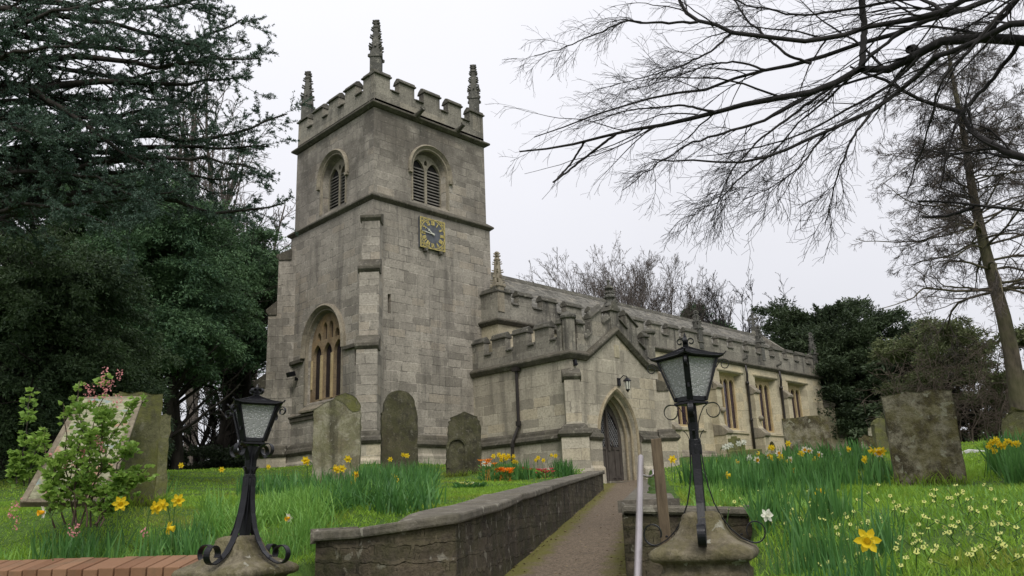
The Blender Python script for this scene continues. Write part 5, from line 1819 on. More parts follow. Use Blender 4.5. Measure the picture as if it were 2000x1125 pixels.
def petal_flower(mat_p, mat_t, name='daffodil', R_=.05, trumpet=True):
    o = thing(name, None, None)
    m = MB()
    for k in range(6):
        a = k * math.pi / 3; off = .004 * (k % 2)
        e = np.array([0, math.cos(a), math.sin(a)]); s = np.array([0, -math.sin(a), math.cos(a)])
        x = np.array([1.0, 0, 0])
        pts = [(0.12, 0, 0), (.45, .27, .02), (.72, .25, .03), (1.0, 0, .07)]
        c0 = x * off
        vs = [c0 + e * R_ * .1, c0 + e * R_ * .45 + s * R_ * .27 + x * .002, c0 + e * R_ * .72 + s * R_ * .24 + x * .004, c0 + e * R_ + x * .008, c0 + e * R_ * .72 - s * R_ * .24 + x * .004, c0 + e * R_ * .45 - s * R_ * .27 + x * .002, c0 + e * R_ * .5 + x * -.004]
        m.add(vs, [(0, 6, 1), (1, 6, 2), (2, 6, 3), (3, 6, 4), (4, 6, 5), (5, 6, 0)])
    m.build('petals', mat_p, o, local=True)
    if trumpet:
        tr = MB(); rings = []
        for xx, r in ((.0, .012), (.02, .014), (.032, .016), (.040, .022)):
            rings.append([(xx * R_ / .05, r * R_ / .05 * (1 + (.12 * math.cos(6 * q) if xx > .035 else 0)) * math.cos(q), r * R_ / .05 * math.sin(q)) for q in np.linspace(0, 2 * math.pi, 12, endpoint=False)])
        tr.loft(rings, cap=False)
        tr.add([(.012, .011 * math.cos(q), .011 * math.sin(q)) for q in np.linspace(0, 2 * math.pi, 8, endpoint=False)], [tuple(range(8))])
        tr.build('trumpet', mat_t, o, local=True, smooth=True)
    s = MB(); s.tube([(0.0, 0, 0), (-.025, 0, -.004), (-.045, 0, -.02), (-.05, 0, -.06), (-.052, .003, -.14), (-.050, .006, -.26)], [.006, .005, .004, .0035, .0035, .004], 6)
    s.build('stem', M_STEM, o, local=True)
    return o


proto = {'y': petal_flower(M_YPETAL, M_YPETAL), 'o': petal_flower(M_YPETAL, M_OTRUMP), 'w': petal_flower(M_WPETAL, M_OTRUMP), 'W': petal_flower(M_WPETAL, M_WPETAL)}
used = set()


def flower(kind, px, py, D, label, group, face=None, sc=1.0, cat='daffodil', pr=None):
    pr = pr or proto
    o = pr[kind] if kind not in used or pr is not proto else copy_tree(pr[kind])
    if pr is proto: used.add(kind)
    p = at(px, py, D)
    o.location = [float(q) for q in p]
    to_cam = math.atan2(-p[1], -p[0])
    f = rg.normal(0, .9) if face is None else face
    o.rotation_euler = (0, float(rg.normal(.12, .2)), to_cam + f)
    # the stem must reach the ground: stretch the thing's stem child
    gz_ = float(lawn_z(p[0], p[1]))
    need = max(.08, p[2] - gz_ + .02)
    for ch in o.children:
        if ch.name.startswith('stem'): ch.scale = (sc, sc, need / .26)
        else: ch.scale = (sc, sc, sc)
    tag(o, label, cat, group)
    return o


FL = [
    # behind the brick wall
    ('y', 235, 983, 6.35, 'wide open yellow daffodil facing the camera left of the other four behind the brick wall', 'daffodils behind the brick wall', .1, 1.15),
    ('y', 303, 991, 6.4, 'drooping yellow daffodil, left one of the pair beside the upright open bloom', 'daffodils behind the brick wall', .7, 1.1),
    ('y', 319, 985, 6.45, 'yellow daffodil turned sideways, right one of the nodding pair', 'daffodils behind the brick wall', -.6, 1.05),
    ('y', 347, 977, 6.4, 'upright yellow daffodil close to the lantern leg, highest of its row', 'daffodils behind the brick wall', .3, 1.05),
    ('y', 328, 1031, 6.2, 'yellow daffodil seen edge-on, lowest bloom just above the brick coping', 'daffodils behind the brick wall', 1.25, 1.05),
    ('w', 86, 1000, 6.5, 'white petalled daffodil with an orange trumpet at the foot of the painted board', 'daffodils behind the brick wall', -1.2, .95),
    ('w', 565, 1011, 6.9, 'pale daffodil with an orange trumpet right of the lantern over the bluebell leaves', 'daffodils right of the brown pillar', -.8, .85),
    ('y', 566, 1048, 6.8, 'yellow daffodil half hidden in bluebell leaves right of the brown pillar', 'daffodils right of the brown pillar', .5, .9),
]
for px, py, k, dd_ in ((597, 899, 'y', 10), (601, 902, 'y', 10), (652, 914, 'y', 10.2), (660, 917, 'y', 10.2), (668, 915, 'y', 10.3), (680, 896, 'y', 10.6), (695, 927, 'o', 10.4), (692, 941, 'y', 10.2), (762, 946, 'o', 10.8), (780, 940, 'o', 11), (770, 930, 'y', 12)):
    FL.append((k, px, py, dd_ - 1.0, 'yellow daffodil in the big leaf clump before the pale wavy-topped gravestone', 'daffodils in the big left clump', None, 1.0))
for px, py in ((762, 897), (788, 888), (795, 890)):
    FL.append(('y', px, py, 14.5, 'small yellow daffodil in front of the tall dark round-headed gravestone', 'daffodils before the dark gravestone', None, 1.0))
for px, py in ((353, 909), (433, 917), (497, 914), (523, 912)):
    FL.append(('y', px, py, 13.5, 'small yellow daffodil on the open lawn behind the left lantern', 'daffodils on the far left lawn', None, 1.0))
for px, py in ((964, 891), (974, 888), (979, 893), (984, 890), (988, 895), (996, 893), (1002, 891), (1004, 901), (1010, 903), (980, 898), (992, 890)):
    FL.append(('y', px, py, 16.6, 'yellow daffodil in the tight bunch beside the porch drainpipe', 'daffodils in the bunch by the drainpipe', None, 1.15))
for px, py in ((1047, 899), (1051, 894), (1061, 899), (1085, 890), (1076, 889)):
    FL.append(('y', px, py, 17.8, 'yellow daffodil in the small clump at the porch corner', 'daffodils at the porch corner', None, 1.1))
FL += [('W', 945, 905, 16.4, 'white daffodil left of the two beside the peaked gravestone', 'white daffodils by the peaked gravestone', .3, 1.2), ('W', 955, 906, 16.4, 'white daffodil right of the two, next to the yellow bunch', 'white daffodils by the peaked gravestone', -.3, 1.2)]
for px, py, k in ((1504, 874, 'y'), (1510, 875, 'y'), (1498, 890, 'w'), (1506, 894, 'y'), (1484, 886, 'y'), (1539, 866, 'y'), (1565, 886, 'y'), (1572, 878, 'w'), (1531, 900, 'y'), (1544, 898, 'w'), (1550, 920, 'o'), (1594, 897, 'y'), (1602, 887, 'w'), (1583, 880, 'w'), (1419, 928, 'y'), (1437, 903, 'o'), (1412, 874, 'W'), (1420, 872, 'W'), (1428, 869, 'W'), (1443, 866, 'W'), (1452, 864, 'W'), (1520, 885, 'w'), (1525, 893, 'y'), (1462, 893, 'W'), (1478, 898, 'w')):
    lab = {'y': 'yellow daffodil in the dark leafy bank before the aisle windows', 'w': 'pale daffodil with orange trumpet in the dark leafy bank', 'o': 'orange-cupped daffodil in the dark leafy bank', 'W': 'white daffodil along the crest of the dark leafy bank'}[k]
    FL.append((k, px, py, 9.0 + (928 - py) * .045, lab, 'daffodils in the right-hand bank, ' + {'y': 'yellow', 'w': 'pale', 'o': 'orange', 'W': 'white'}[k], None, .95))
FL += [
    ('y', 1313, 897, 7.2, 'single small yellow daffodil beside the timber post', 'daffodils by the rail', .3, .8),
    ('o', 1600, 963, 7.4, 'lone deep yellow daffodil standing above the primroses below the leafy bank', 'lone daffodils on the right lawn', .2, .95),
    ('y', 1695, 1055, 3.6, 'largest yellow daffodil, wide open and alone near the bottom edge', 'lone daffodils on the right lawn', -.15, 1.05),
    ('W', 1497, 1007, 5.4, 'white daffodil nodding among leaves right of the lichened pillar', 'lone daffodils on the right lawn', .5, .9),
    ('y', 1655, 877, 10.5, 'yellow daffodil bud on a bent stem above the pale slab', 'lone daffodils on the right lawn', 1.2, .9),
]
for px, py, k in ((1704, 879, 'y'), (1711, 882, 'y'), (1717, 885, 'w'), (1722, 881, 'y'), (1691, 897, 'y')):
    FL.append((k, px, py, 9.6, 'daffodil in the small group left of the big square gravestone', 'daffodils left of the big square gravestone', None, 1.05))
for px, py in ((1936, 863), (1944, 859), (1933, 871), (1950, 868), (1958, 871), (1968, 863), (1974, 866), (1988, 867), (1940, 880)):
    FL.append(('y', px, py, 9.6, 'yellow daffodil in the group right of the big square gravestone', 'daffodils right of the big square gravestone', None, .85))
for k, px, py, dd_, lab, gr, fc, sc in FL:
    flower(k, px, py, dd_, lab, gr, fc, sc)

# bedding flowers by the porch


def bedding(name, label, cat, px, py, D, mat, n, r, hh, size, leafmat=M_DAFL):
    p = at(px, py, D); x, y = p[0], p[1]; z = float(lawn_z(x, y))
    o = thing(name, label, cat, (x, y, z))
    q = np.random.default_rng(int(px * 7 + py))
    a = q.random(90) * 6.28; rr = r * np.sqrt(q.random(90))
    C = np.stack([x + rr * np.cos(a), y + rr * np.sin(a), z + hh * .9 * q.random(90) * .8], 1)
    V, Q = diamonds(C, np.stack([np.cos(a) * .8, np.sin(a) * .8, np.full(90, .6)], 1), .10, .04, q)
    np_mesh('leaves', V, Q, mat=leafmat, parent=o)
    a = q.random(n) * 6.28; rr = r * np.sqrt(q.random(n))
    for i in range(n):
        c = np.array([x + rr[i] * math.cos(a[i]), y + rr[i] * math.sin(a[i]), z + hh * (.7 + .5 * q.random())])
        m = MB()
        for k in range(6):
            b = k * math.pi / 3
            e = np.array([math.cos(b), math.sin(b), .35]); s = np.array([-math.sin(b), math.cos(b), 0])
            m.add([c, c + e * size * .5 + s * size * .3, c + e * size + Zv * size * .2, c + e * size * .5 - s * size * .3], [(0, 1, 2, 3)])
        m.tube([c, (c[0], c[1], z)], .003, 4)
        m.build('flower', mat, o)
    return o


bedding('orange_primula', 'clump of orange flowers below the yellow daffodil bunch', 'flower clump', 984, 938, 15.4, M_OPETAL, 16, .17, .20, .085)
bedding('orange_tulip', 'tall slim orange tulips left of the orange flower clump', 'tulips', 955, 944, 15.3, M_OPETAL, 6, .16, .36, .075)
bedding('red_primula', 'red flowers with one white bloom beside the daffodil bunch', 'flower clump', 1027, 923, 16.4, M_RPETAL, 6, .12, .20, .075)
bedding('red_primula', 'pinkish red flowers in front of the porch corner clump', 'flower clump', 1062, 922, 16.8, M_RPETAL, 11, .2, .16, .065)
bedding('pansy', 'low pale yellow pansies beside the wall coping', 'pansies', 908, 970, 12.5, M_PRIM, 8, .14, .08, .05)
bedding('pansy', 'low blue pansy among the yellow ones by the coping', 'pansies', 903, 966, 12.7, M_BPETAL, 2, .05, .09, .03)
bedding('pansy', 'low white pansies right of the yellow ones along the coping', 'pansies', 930, 966, 12.6, M_WPETAL, 6, .12, .08, .045)

# primroses in the right-hand lawn: one small plant each
pr0 = thing('primrose', 'small pale yellow primrose in the mossy lawn on the right', 'primrose', (0, 0, 0), 'primroses in the right-hand lawn')
m = MB()
for k in range(5):
    b = k * math.pi * .4
    e = np.array([math.cos(b), math.sin(b), .15]); s = np.array([-math.sin(b), math.cos(b), 0]); c = np.array([0, 0, .045]); R_ = .0085
    m.add([c, c + e * R_ * .6 + s * R_ * .5, c + e * R_ * 1.05 + s * R_ * .2, c + e * R_ * 1.05 - s * R_ * .2, c + e * R_ * .6 - s * R_ * .5], [(0, 1, 2, 3, 4)])
m.build('petals', M_PRIM, pr0, local=True)
m = MB(); m.tube([(0, 0, -.02), (0, 0, .055)], .0018, 4); m.build('stem', M_STEM, pr0, local=True)
first = True
cl = [(1700, 1000, 1200, 60), (1780, 1060, 0, 0)]
q = np.random.default_rng(12)
cen = [(1600, 1000), (1660, 1060), (1720, 1010), (1790, 1000), (1810, 1090), (1880, 1085), (1930, 1010), (1990, 1030), (1990, 1070), (1840, 970), (1560, 985), (1540, 1050), (1640, 1100), (1700, 1090), (1590, 985), (1640, 1000), (1650, 1040), (1690, 1030), (1740, 985), (1830, 985), (1850, 1020), (1880, 1030), (1905, 1030), (1950, 1040), (1760, 1070), (1770, 1105), (1800, 1050), (1860, 1050), (1920, 965), (1970, 1000), (1980, 1100), (1600, 1075), (1580, 1105), (1620, 1030), (1560, 1020), (1700, 960), (1900, 990), (1940, 1085), (1470, 985), (1440, 990), (1420, 1000), (1480, 1010), (1460, 970)]
for ci, (cx_, cy_) in enumerate(cen):
    for j in range(int(q.integers(3, 8))):
        px = cx_ + q.normal(0, 34); py = cy_ + q.normal(0, 15)
        if py < 950 or (1730 < px < 1900 and py < 962): continue
        # find the ground under this pixel
        for d in np.arange(2.6, 14, .1):
            p = at(px, py, d)
            if p[2] <= float(lawn_z(p[0], p[1])) + .05: break
        o = pr0 if first else copy_tree(pr0); first = False
        o.location = (float(p[0]), float(p[1]), float(lawn_z(p[0], p[1])) + .025)
        tl = math.atan2(-p[1], -p[0])
        sc = float(1.0 + .5 * q.random()) * (.8 + d / 14)
        o.scale = (sc, sc, sc)
        o.rotation_euler = (float(q.normal(0, .2)), float(.9 + q.normal(0, .3)), float(tl + q.normal(0, .7)))

# ================================================================== FLOWERING CURRANT
bush = thing('currant_bush', 'leafy flowering currant bush with pink blossom in front of the painted board', 'shrub', at(165, 1000, 6.9))
q = np.random.default_rng(4)
canes = []
for (bx, tx, ty, D0, D1) in ((150, 215, 728, 6.8, 6.9), (140, 150, 745, 6.8, 7.0), (170, 205, 790, 6.8, 6.7), (165, 275, 765, 6.8, 7.0), (130, 125, 790, 6.9, 6.9), (185, 260, 870, 6.7, 6.7), (180, 290, 905, 6.7, 6.8), (120, 70, 850, 6.9, 7.0), (160, 180, 840, 6.7, 6.6), (200, 235, 930, 6.6, 6.6), (110, 110, 900, 6.8, 6.8)):
    a = at(bx + q.normal(0, 8), 1030, D0); b = at(tx, ty, D1)
    f = np.linspace(0, 1, 9)[:, None]
    c = a + (b - a) * f + np.array([q.normal(0, .05), q.normal(0, .05), 0]) * np.sin(f * 3.1) + q.normal(0, .012, (9, 3))
    canes.append(c)
C0 = np.array(canes); R0 = np.linspace(.007, .003, 9)[None].repeat(len(C0), 0)
C1, R1 = grow(C0, R0, 10, .15, .95, (.5, 1.1), .28, 6, .12, (0, 0, .12), .6, q)
V, Q = merge([tubes(C0, R0, 5), tubes(C1, R1, 4)])
np_mesh('stems', V, Q, mat=plain('currant_stem', (.075, .05, .035), .8), parent=bush)
p0, t0 = along(C1, 11, q); p1, t1 = along(C0, 46, q, .25, 1.0)
pp_ = np.concatenate([p0, p1]); tt = np.concatenate([t0, t1]); M_ = len(pp_)
dirs = unit(tt * .2 + unit(q.normal(size=(M_, 3)) * np.array([1, 1, .5])) * 1.0)
LV = []
for sp in (-.75, 0, .75):
    s = np.cross(dirs, np.array([0, 0, 1.0])); s = unit(s)
    d2 = unit(dirs * math.cos(sp) + s * math.sin(sp) + np.array([0, 0, .1]))
    v, qd = diamonds(pp_ + dirs * .02, d2, (.027 + .022 * q.random(M_)) * (1.15 if sp == 0 else .9), .026 + .014 * q.random(M_), q)
    LV.append((v, qd))
V, Q = merge(LV); np_mesh('leaves', V, Q, mat=M_CURR, parent=bush)
BL = []
for px, py, D in ((206, 722, 6.9), (200, 742, 6.85), (208, 752, 6.85), (217, 748, 6.9), (203, 765, 6.85), (232, 730, 6.9), (170, 757, 6.95), (178, 762, 6.9), (230, 782, 6.9), (185, 775, 6.9), (163, 880, 6.7), (190, 855, 6.7), (128, 905, 6.8), (30, 985, 6.9), (33, 1020, 6.9), (22, 1000, 6.9), (150, 1030, 6.5), (140, 1035, 6.5), (282, 1038, 6.5), (200, 868, 6.7), (96, 880, 6.9)):
    p = at(px, py, D); n = 17
    c = p + np.stack([q.normal(0, .012, n), q.normal(0, .012, n), q.uniform(-.05, .035, n)], 1)
    BL.append(diamonds(c, q.normal(size=(n, 3)), .019, .014, q))
V, Q = merge(BL); np_mesh('blossom', V, Q, mat=M_PINK, parent=bush)
# a second, thinner cane on the far left
b2 = thing('currant_bush', 'thin upright currant shoot with pale leaves at the left edge of the lawn', 'shrub', at(40, 945, 7.6))
canes = []
for (bx, tx, ty) in ((40, 60, 772), (30, 35, 880), (55, 78, 850)):
    a = at(bx, 950, 7.6); b = at(tx, ty, 7.6); f = np.linspace(0, 1, 9)[:, None]
    canes.append(a + (b - a) * f + q.normal(0, .012, (9, 3)))
C0 = np.array(canes); R0 = np.linspace(.006, .003, 9)[None].repeat(3, 0)
V, Q = tubes(C0, R0, 5); np_mesh('stems', V, Q, mat=M_TWIG, parent=b2)
pp_, tt = along(C0, 62, q, .15, 1.0); M_ = len(pp_); dirs = unit(q.normal(size=(M_, 3)) * np.array([1, 1, .5])); LV = []
for sp in (-.75, 0, .75):
    s = unit(np.cross(dirs, np.array([0, 0, 1.0])))
    LV.append(diamonds(pp_ + dirs * .03, unit(dirs * math.cos(sp) + s * math.sin(sp)), .05, .042, q))
V, Q = merge(LV); np_mesh('leaves', V, Q, mat=M_CURR, parent=b2)

# ================================================================== TREES
def pline(pts, D, n):
    """traced limb: pixels with distances -> n evenly spaced 3-D points"""
    if not hasattr(D, '__len__'): D = [D] * len(pts)
    P3 = np.array([at(p[0], p[1], d) for p, d in zip(pts, D)])
    L = np.concatenate([[0], np.cumsum(np.linalg.norm(np.diff(P3, axis=0), axis=1))])
    s = np.linspace(0, L[-1], n)
    return np.stack([np.interp(s, L, P3[:, k]) for k in range(3)], 1)


def wr(w0, w1, D, n): return np.linspace(w0, w1, n) / FPX * D / 2


# ---- bare beech limbs hanging in from the right; the tree itself stands out of frame
q = np.random.default_rng(31)
tb = at(2420, 1000, 7.5); tbz = float(lawn_z(tb[0], tb[1])) - .3
ov = thing('overhanging_tree', 'bare tree out of frame whose dark limbs and twigs hang across the upper right sky', 'tree', (tb[0], tb[1], tbz))
trunk_pts = np.array([[tb[0], tb[1], tbz], [tb[0] + .1, tb[1], tbz + 2.5], [tb[0] + .1, tb[1] + .15, tbz + 5], [tb[0] - .1, tb[1] + .2, tbz + 7.5], [tb[0] - .1, tb[1] + .1, tbz + 10], [tb[0], tb[1], tbz + 12]])
V, Q = tubes(trunk_pts[None], np.array([[.42, .34, .3, .26, .2, .12]]), 12)
np_mesh('trunk', V, Q, mat=M_BARKT, parent=ov, smooth=True)
T1 = (2420, 150)
limbs = [
    ([(2420, 330), (2200, 120), (2000, 75), (1900, 73), (1845, 80), (1790, 103), (1770, 120), (1730, 138), (1683, 135), (1640, 160), (1590, 180), (1500, 195), (1430, 205), (1400, 220), (1310, 240), (1200, 260), (1100, 285), (1015, 296)], 8.2, 26, 3.5),
    ([(2420, 250), (2150, 20), (2020, -30), (1931, 0), (1863, 23), (1756, 64), (1688, 81), (1585, 124), (1500, 137), (1427, 153), (1384, 175), (1316, 183), (1205, 209), (1120, 238), (1043, 268)], 8.9, 17, 2.2),
    ([(2420, 200), (2100, -60), (1888, 0), (1820, 32), (1747, 43), (1688, 53), (1640, 72), (1580, 85), (1500, 70), (1431, 62), (1363, 43), (1337, 21), (1318, -30)], 7.7, 15, 7),
    ([(2420, 330), (2150, 60), (1990, 40), (1863, 102), (1816, 115), (1782, 162), (1713, 205), (1615, 256), (1500, 305), (1427, 318), (1363, 316), (1273, 311)], 7.6, 17, 2.5),
    ([(1683, 135), (1688, 60), (1680, -40)], 8.2, 13, 13),
    ([(1590, 181), (1500, 232), (1427, 256), (1341, 282), (1270, 330), (1215, 372)], 8.2, 8, 1.5),
    ([(1363, 43), (1265, 45), (1226, 38), (1162, 68), (1085, 98), (1043, 109)], 7.7, 6, 1.5),
    ([(1205, 260), (1140, 310), (1080, 356)], 8.2, 6, 4),
    ([(1142, 277), (1115, 320), (1082, 356)], 8.2, 5, 3.5),
    ([(2300, -200), (2050, -80), (1952, 43), (1909, 73)], 8.0, 11, 8),
    ([(2420, 480), (2180, 380), (2000, 307), (1926, 277), (1897, 252), (1871, 217), (1807, 196), (1739, 162), (1660, 130)], 9.5, 24, 4),
    ([(2420, 520), (2150, 430), (2000, 412), (1900, 400), (1792, 393)], 9.8, 12, 4),
    ([(1901, 405), (1850, 422), (1802, 424)], 9.8, 7, 4),
    ([(1790, 104), (1783, 95), (1776, 97)], 8.2, 19, 16),
    ([(2350, 100), (2030, -40), (1960, 20), (1880, 110), (1840, 150), (1820, 220), (1800, 300), (1770, 380)], 7.4, 11, 2),
    ([(2000, 75), (1960, 130), (1905, 190), (1870, 230), (1850, 300), (1835, 370)], 8.2, 9, 2),
    ([(1640, 160), (1560, 215), (1480, 275), (1430, 330), (1400, 400), (1390, 430)], 8.3, 7, 1.2),
    ([(1500, 305), (1440, 352), (1400, 398), (1350, 410)], 7.6, 5, 1.2),
    ([(1713, 205), (1665, 270), (1640, 330), (1620, 400), (1612, 440)], 7.6, 6, 1.2),
    ([(1400, 220), (1330, 205), (1230, 215), (1150, 240)], 8.1, 6, 1.4),
    ([(1500, 137), (1440, 120), (1380, 128), (1290, 160), (1220, 180)], 8.7, 5, 1.3),
    ([(1431, 62), (1390, 100), (1330, 130), (1260, 150), (1190, 170)], 7.7, 5, 1.3),
    ([(1850, 25), (1790, -5), (1650, 20), (1560, 30), (1450, 10), (1400, -30)], 7.9, 7, 3),
    ([(1756, 64), (1700, 110), (1620, 190), (1560, 240), (1480, 330)], 8.6, 7, 1.5),
    ([(1585, 124), (1540, 110), (1460, 40), (1420, -20)], 8.6, 6, 3),
    ([(1615, 256), (1560, 330), (1500, 370), (1450, 390)], 7.5, 4.5, 1.2),
]
NB = 26
LP = []; LR = []
for pts, D, w0, w1 in limbs:
    Dl = [D + .25 * math.sin(i * .9 + D * 7) for i in range(len(pts))]
    if pts[0][0] >= 2300: Dl[0] = 7.5
    p = pline(pts, Dl, NB)
    p[1:-1] += q.normal(0, .012, (NB - 2, 3)) * min(1.0, float(np.linalg.norm(p[-1] - p[0])) / 4)
    LP.append(p); LR.append(wr(w0, w1, D, NB) * (1 + .05 * np.sin(np.arange(NB) * 1.7)))
LP = np.array(LP); LR = np.array(LR)
tips_down = (-.06, .06, -.16)
keep = [i for i in range(len(limbs)) if i not in (4, 7, 8, 12, 13)]
S1, r1 = grow(LP[keep], LR[keep], 14, .28, .93, (.3, .8), .27, 12, .10, (-.05, .05, -.07), .40, q, lmin=.35)
S2, r2 = grow(S1, r1, 7, .15, 1.0, (.35, .85), .50, 9, .14, tips_down, .5, q, lmin=.25)
S3, r3 = grow(S2, r2, 3, .2, 1.0, (.4, .9), .40, 6, .16, (-.05, .05, -.08), .6, q, lmin=.10)
r1 = np.clip(r1, .0024, .016); r2 = np.clip(r2, .0017, .006); r3 = np.clip(r3, .0013, .003)
V, Q = tubes(LP, LR, 9); np_mesh('limb', V, Q, mat=M_BARKD, parent=ov, smooth=True)
V, Q = merge([tubes(S1, r1, 5), tubes(S2, r2, 4), tubes(S3, r3, 3)])
np_mesh('twigs', V, Q, mat=M_BARKD, parent=ov)


# ---- tall bare tree at the right edge
def trunk_tree(name, label, cat, pts, Ds, w0, w1, mat, k=12, n=14, group=None):
    p = pline(pts, Ds, n)
    o = thing(name, label, cat, p[0], group)
    R_ = np.linspace(w0, w1, n) / FPX * np.mean(Ds) / 2
    V, Q = tubes(p[None], R_[None], k); np_mesh('trunk', V, Q, mat=mat, parent=o, smooth=True)
    return o, p, R_


q = np.random.default_rng(17)
tt_, tpnt, tr_ = trunk_tree('bare_tree', 'tall bare tree with straight brown trunk and fine drooping twigs at the right edge', 'tree',
                            [(2012, 900), (1996, 840), (1984, 740), (1966, 640), (1944, 560), (1922, 480), (1900, 380), (1884, 270), (1868, 190), (1855, 120), (1846, 70)], [22.0] * 11, 31, 4, M_BARKT)
Bp = []
NBR = 95
h = np.sort(.36 + .62 * q.random(NBR))
P0 = np.stack([np.interp(h * 13, np.arange(14), tpnt[:, k]) for k in range(3)], 1)
az = q.random(NBR) * 2 * np.pi
L = (4.3 - 3.1 * h) * (.6 + .6 * q.random(NBR))
d = np.stack([np.cos(az), np.sin(az), .25 + .5 * (h - .5)], 1)
B1 = np.empty((NBR, 12, 3)); B1[:, 0] = P0; d = unit(d)
for k in range(1, 12):
    d = unit(d + q.normal(0, .16, (NBR, 3)) + np.array([0, 0, .05 if k > 7 else -.05])); B1[:, k] = B1[:, k - 1] + d * (L / 11)[:, None]
R1 = (np.interp(h * 13, np.arange(14), tr_) * .24)[:, None] * np.linspace(1, .25, 12)[None]
B2, R2 = grow(B1, R1, 12, .12, 1.0, (.4, 1.0), .38, 9, .14, (0, 0, -.05), .5, q, lmin=.3)
B3, R3 = grow(B2, R2, 8, .15, 1.0, (.4, 1.0), .45, 7, .15, (0, 0, -.08), .6, q, lmin=.15)
B4, R4 = grow(B3, R3, 4, .2, 1.0, (.4, .9), .5, 4, .15, (0, 0, -.06), .7, q, lmin=.1)
R1 = np.clip(R1, .007, .2); R2 = np.clip(R2, .0048, .03); R3 = np.clip(R3, .0036, .012); R4 = np.clip(R4, .003, .006)
V, Q = tubes(B1, R1, 6); np_mesh('limbs', V, Q, mat=M_BARKT, parent=tt_, smooth=True)
V, Q = merge([tubes(B2, R2, 4), tubes(B3, R3, 3), tubes(B4, R4, 3)]); np_mesh('twigs', V, Q, mat=M_TWIG, parent=tt_)


# ---- bare trees far behind
def bare_tree(name, label, seed, base, hgt, spread, mat, stems=5, n2=13, n3=8, n4=4, up=.12, rmin=.012, group=None, droop=0.0, dome=False):
    q = np.random.default_rng(seed)
    o = thing(name, label, 'tree', base, group)
    base = np.array(base)
    S0 = np.empty((stems, 12, 3)); a = q.random(stems) * 6.28
    d = unit(np.stack([np.cos(a) * spread * (.2 + .8 * q.random(stems)), np.sin(a) * spread * (.2 + .8 * q.random(stems)), np.ones(stems)], 1))
    S0[:, 0] = base + np.array([0, 0, hgt * .18])
    L = hgt * .8 * (.75 + .3 * q.random(stems))
    if dome: L = hgt * .82 * (.92 + .12 * q.random(stems)) * (1 - .22 * (1 - d[:, 2]) / .3)
    for k in range(1, 12):
        d = unit(d + q.normal(0, .05, (stems, 3)) + np.array([0, 0, .03])); S0[:, k] = S0[:, k - 1] + d * (L / 11)[:, None]
    R0 = (np.linspace(hgt * .007, hgt * .0006, 12) if dome else np.linspace(hgt * .011, hgt * .002, 12))[None].repeat(stems, 0)
    V, Q = tubes(np.array([[base - [0, 0, .3], base + [0, 0, hgt * .1], base + [0, 0, hgt * .2]]]), np.array([[hgt * .02, hgt * .017, hgt * .014]]), 8)
    np_mesh('trunk', V, Q, mat=mat, parent=o)
    A, RA = grow(S0, R0, n2, .25 if dome else .12, 1.0, (.25, .6), .30 if dome else .42, 9, .1, (0, 0, up), .55, q)
    B, RB = grow(A, RA, n3, .15, 1.0, (.35, .85), .42, 7, .12, (0, 0, up * .6 - droop), .6, q)
    C, RC = grow(B, RB, n4, .2, 1.0, (.35, .8), .5, 4, .12, (0, 0, up * .4 - droop), .7, q)
    V, Q = merge([tubes(S0, np.maximum(R0, rmin * 1.5), 5), tubes(A, np.clip(RA, rmin * 1.2, 1), 4), tubes(B, np.clip(RB, rmin, 1), 3), tubes(C, np.clip(RC, rmin * .8, rmin * 1.4), 3)])
    np_mesh('crown', V, Q, mat=mat, parent=o)
    return o


def base_at(px, D):
    p = at(px, 900, D); return (p[0], p[1], float(lawn_z(p[0], p[1])))


def top_h(px, py, D): return at(px, py, D)[2] - base_at(px, D)[2]


bare_tree('bare_tree', 'broad bare tree rising behind the nave roof left of the porch finial', 1, base_at(1205, 62), top_h(1200, 478, 62) * .93, .66, M_BARKFAR, 30, 24, 9, 4, .07, .009, dome=True)
bare_tree('bare_tree', 'brownish bare tree behind the nave roof, right of the broad one', 2, base_at(1280, 66), top_h(1275, 510, 66) * .95, .55, M_BARKFAR, 24, 24, 9, 4, .07, .009, dome=True)
bare_tree('bare_tree', 'upright bare tree with fanned branches above the gable cross', 3, base_at(1462, 66), top_h(1460, 545, 66) * .99, .46, M_BARKD, 18, 16, 6, 3, .09, .013, dome=True)
bare_tree('bare_tree', 'pale wispy bare tree behind the roof between two darker trees', 5, base_at(1388, 80), top_h(1388, 585, 80), .45, M_BARKFAR, 5, 13, 10, 4, .02, .011, droop=.1)
bare_tree('bare_tree', 'bare tree with pale slender branches rising behind the tower on the left', 6, base_at(478, 44), top_h(500, 300, 44), .30, M_BARKFAR, 6, 12, 8, 4, .12, .015)
bare_tree('birch_tree', 'weeping bare birch showing between the cedar branches', 7, base_at(370, 52), top_h(372, 192, 52), .22, M_BARKFAR, 5, 16, 9, 4, .02, .016, droop=.22)
bare_tree('bare_tree', 'slender bare tree among the trunks at the far left behind the lawn', 8, base_at(425, 40), top_h(430, 640, 40), .5, M_BARKC, 6, 11, 8, 4, .06, .014)


# ---- evergreens: trunk, limbs and a crown of many small sprays
def clumpnoise(C, s, seed):
    x = C * s + seed
    return (np.sin(x[:, 0] * 1.3 + 1.7 * np.sin(x[:, 1] * .9 + x[:, 2] * .4)) + np.sin(x[:, 1] * 1.7 + 1.3 * np.sin(x[:, 2] * 1.1)) + np.sin(x[:, 2] * 1.9 + 1.5 * np.sin(x[:, 0] * .8))) / 3


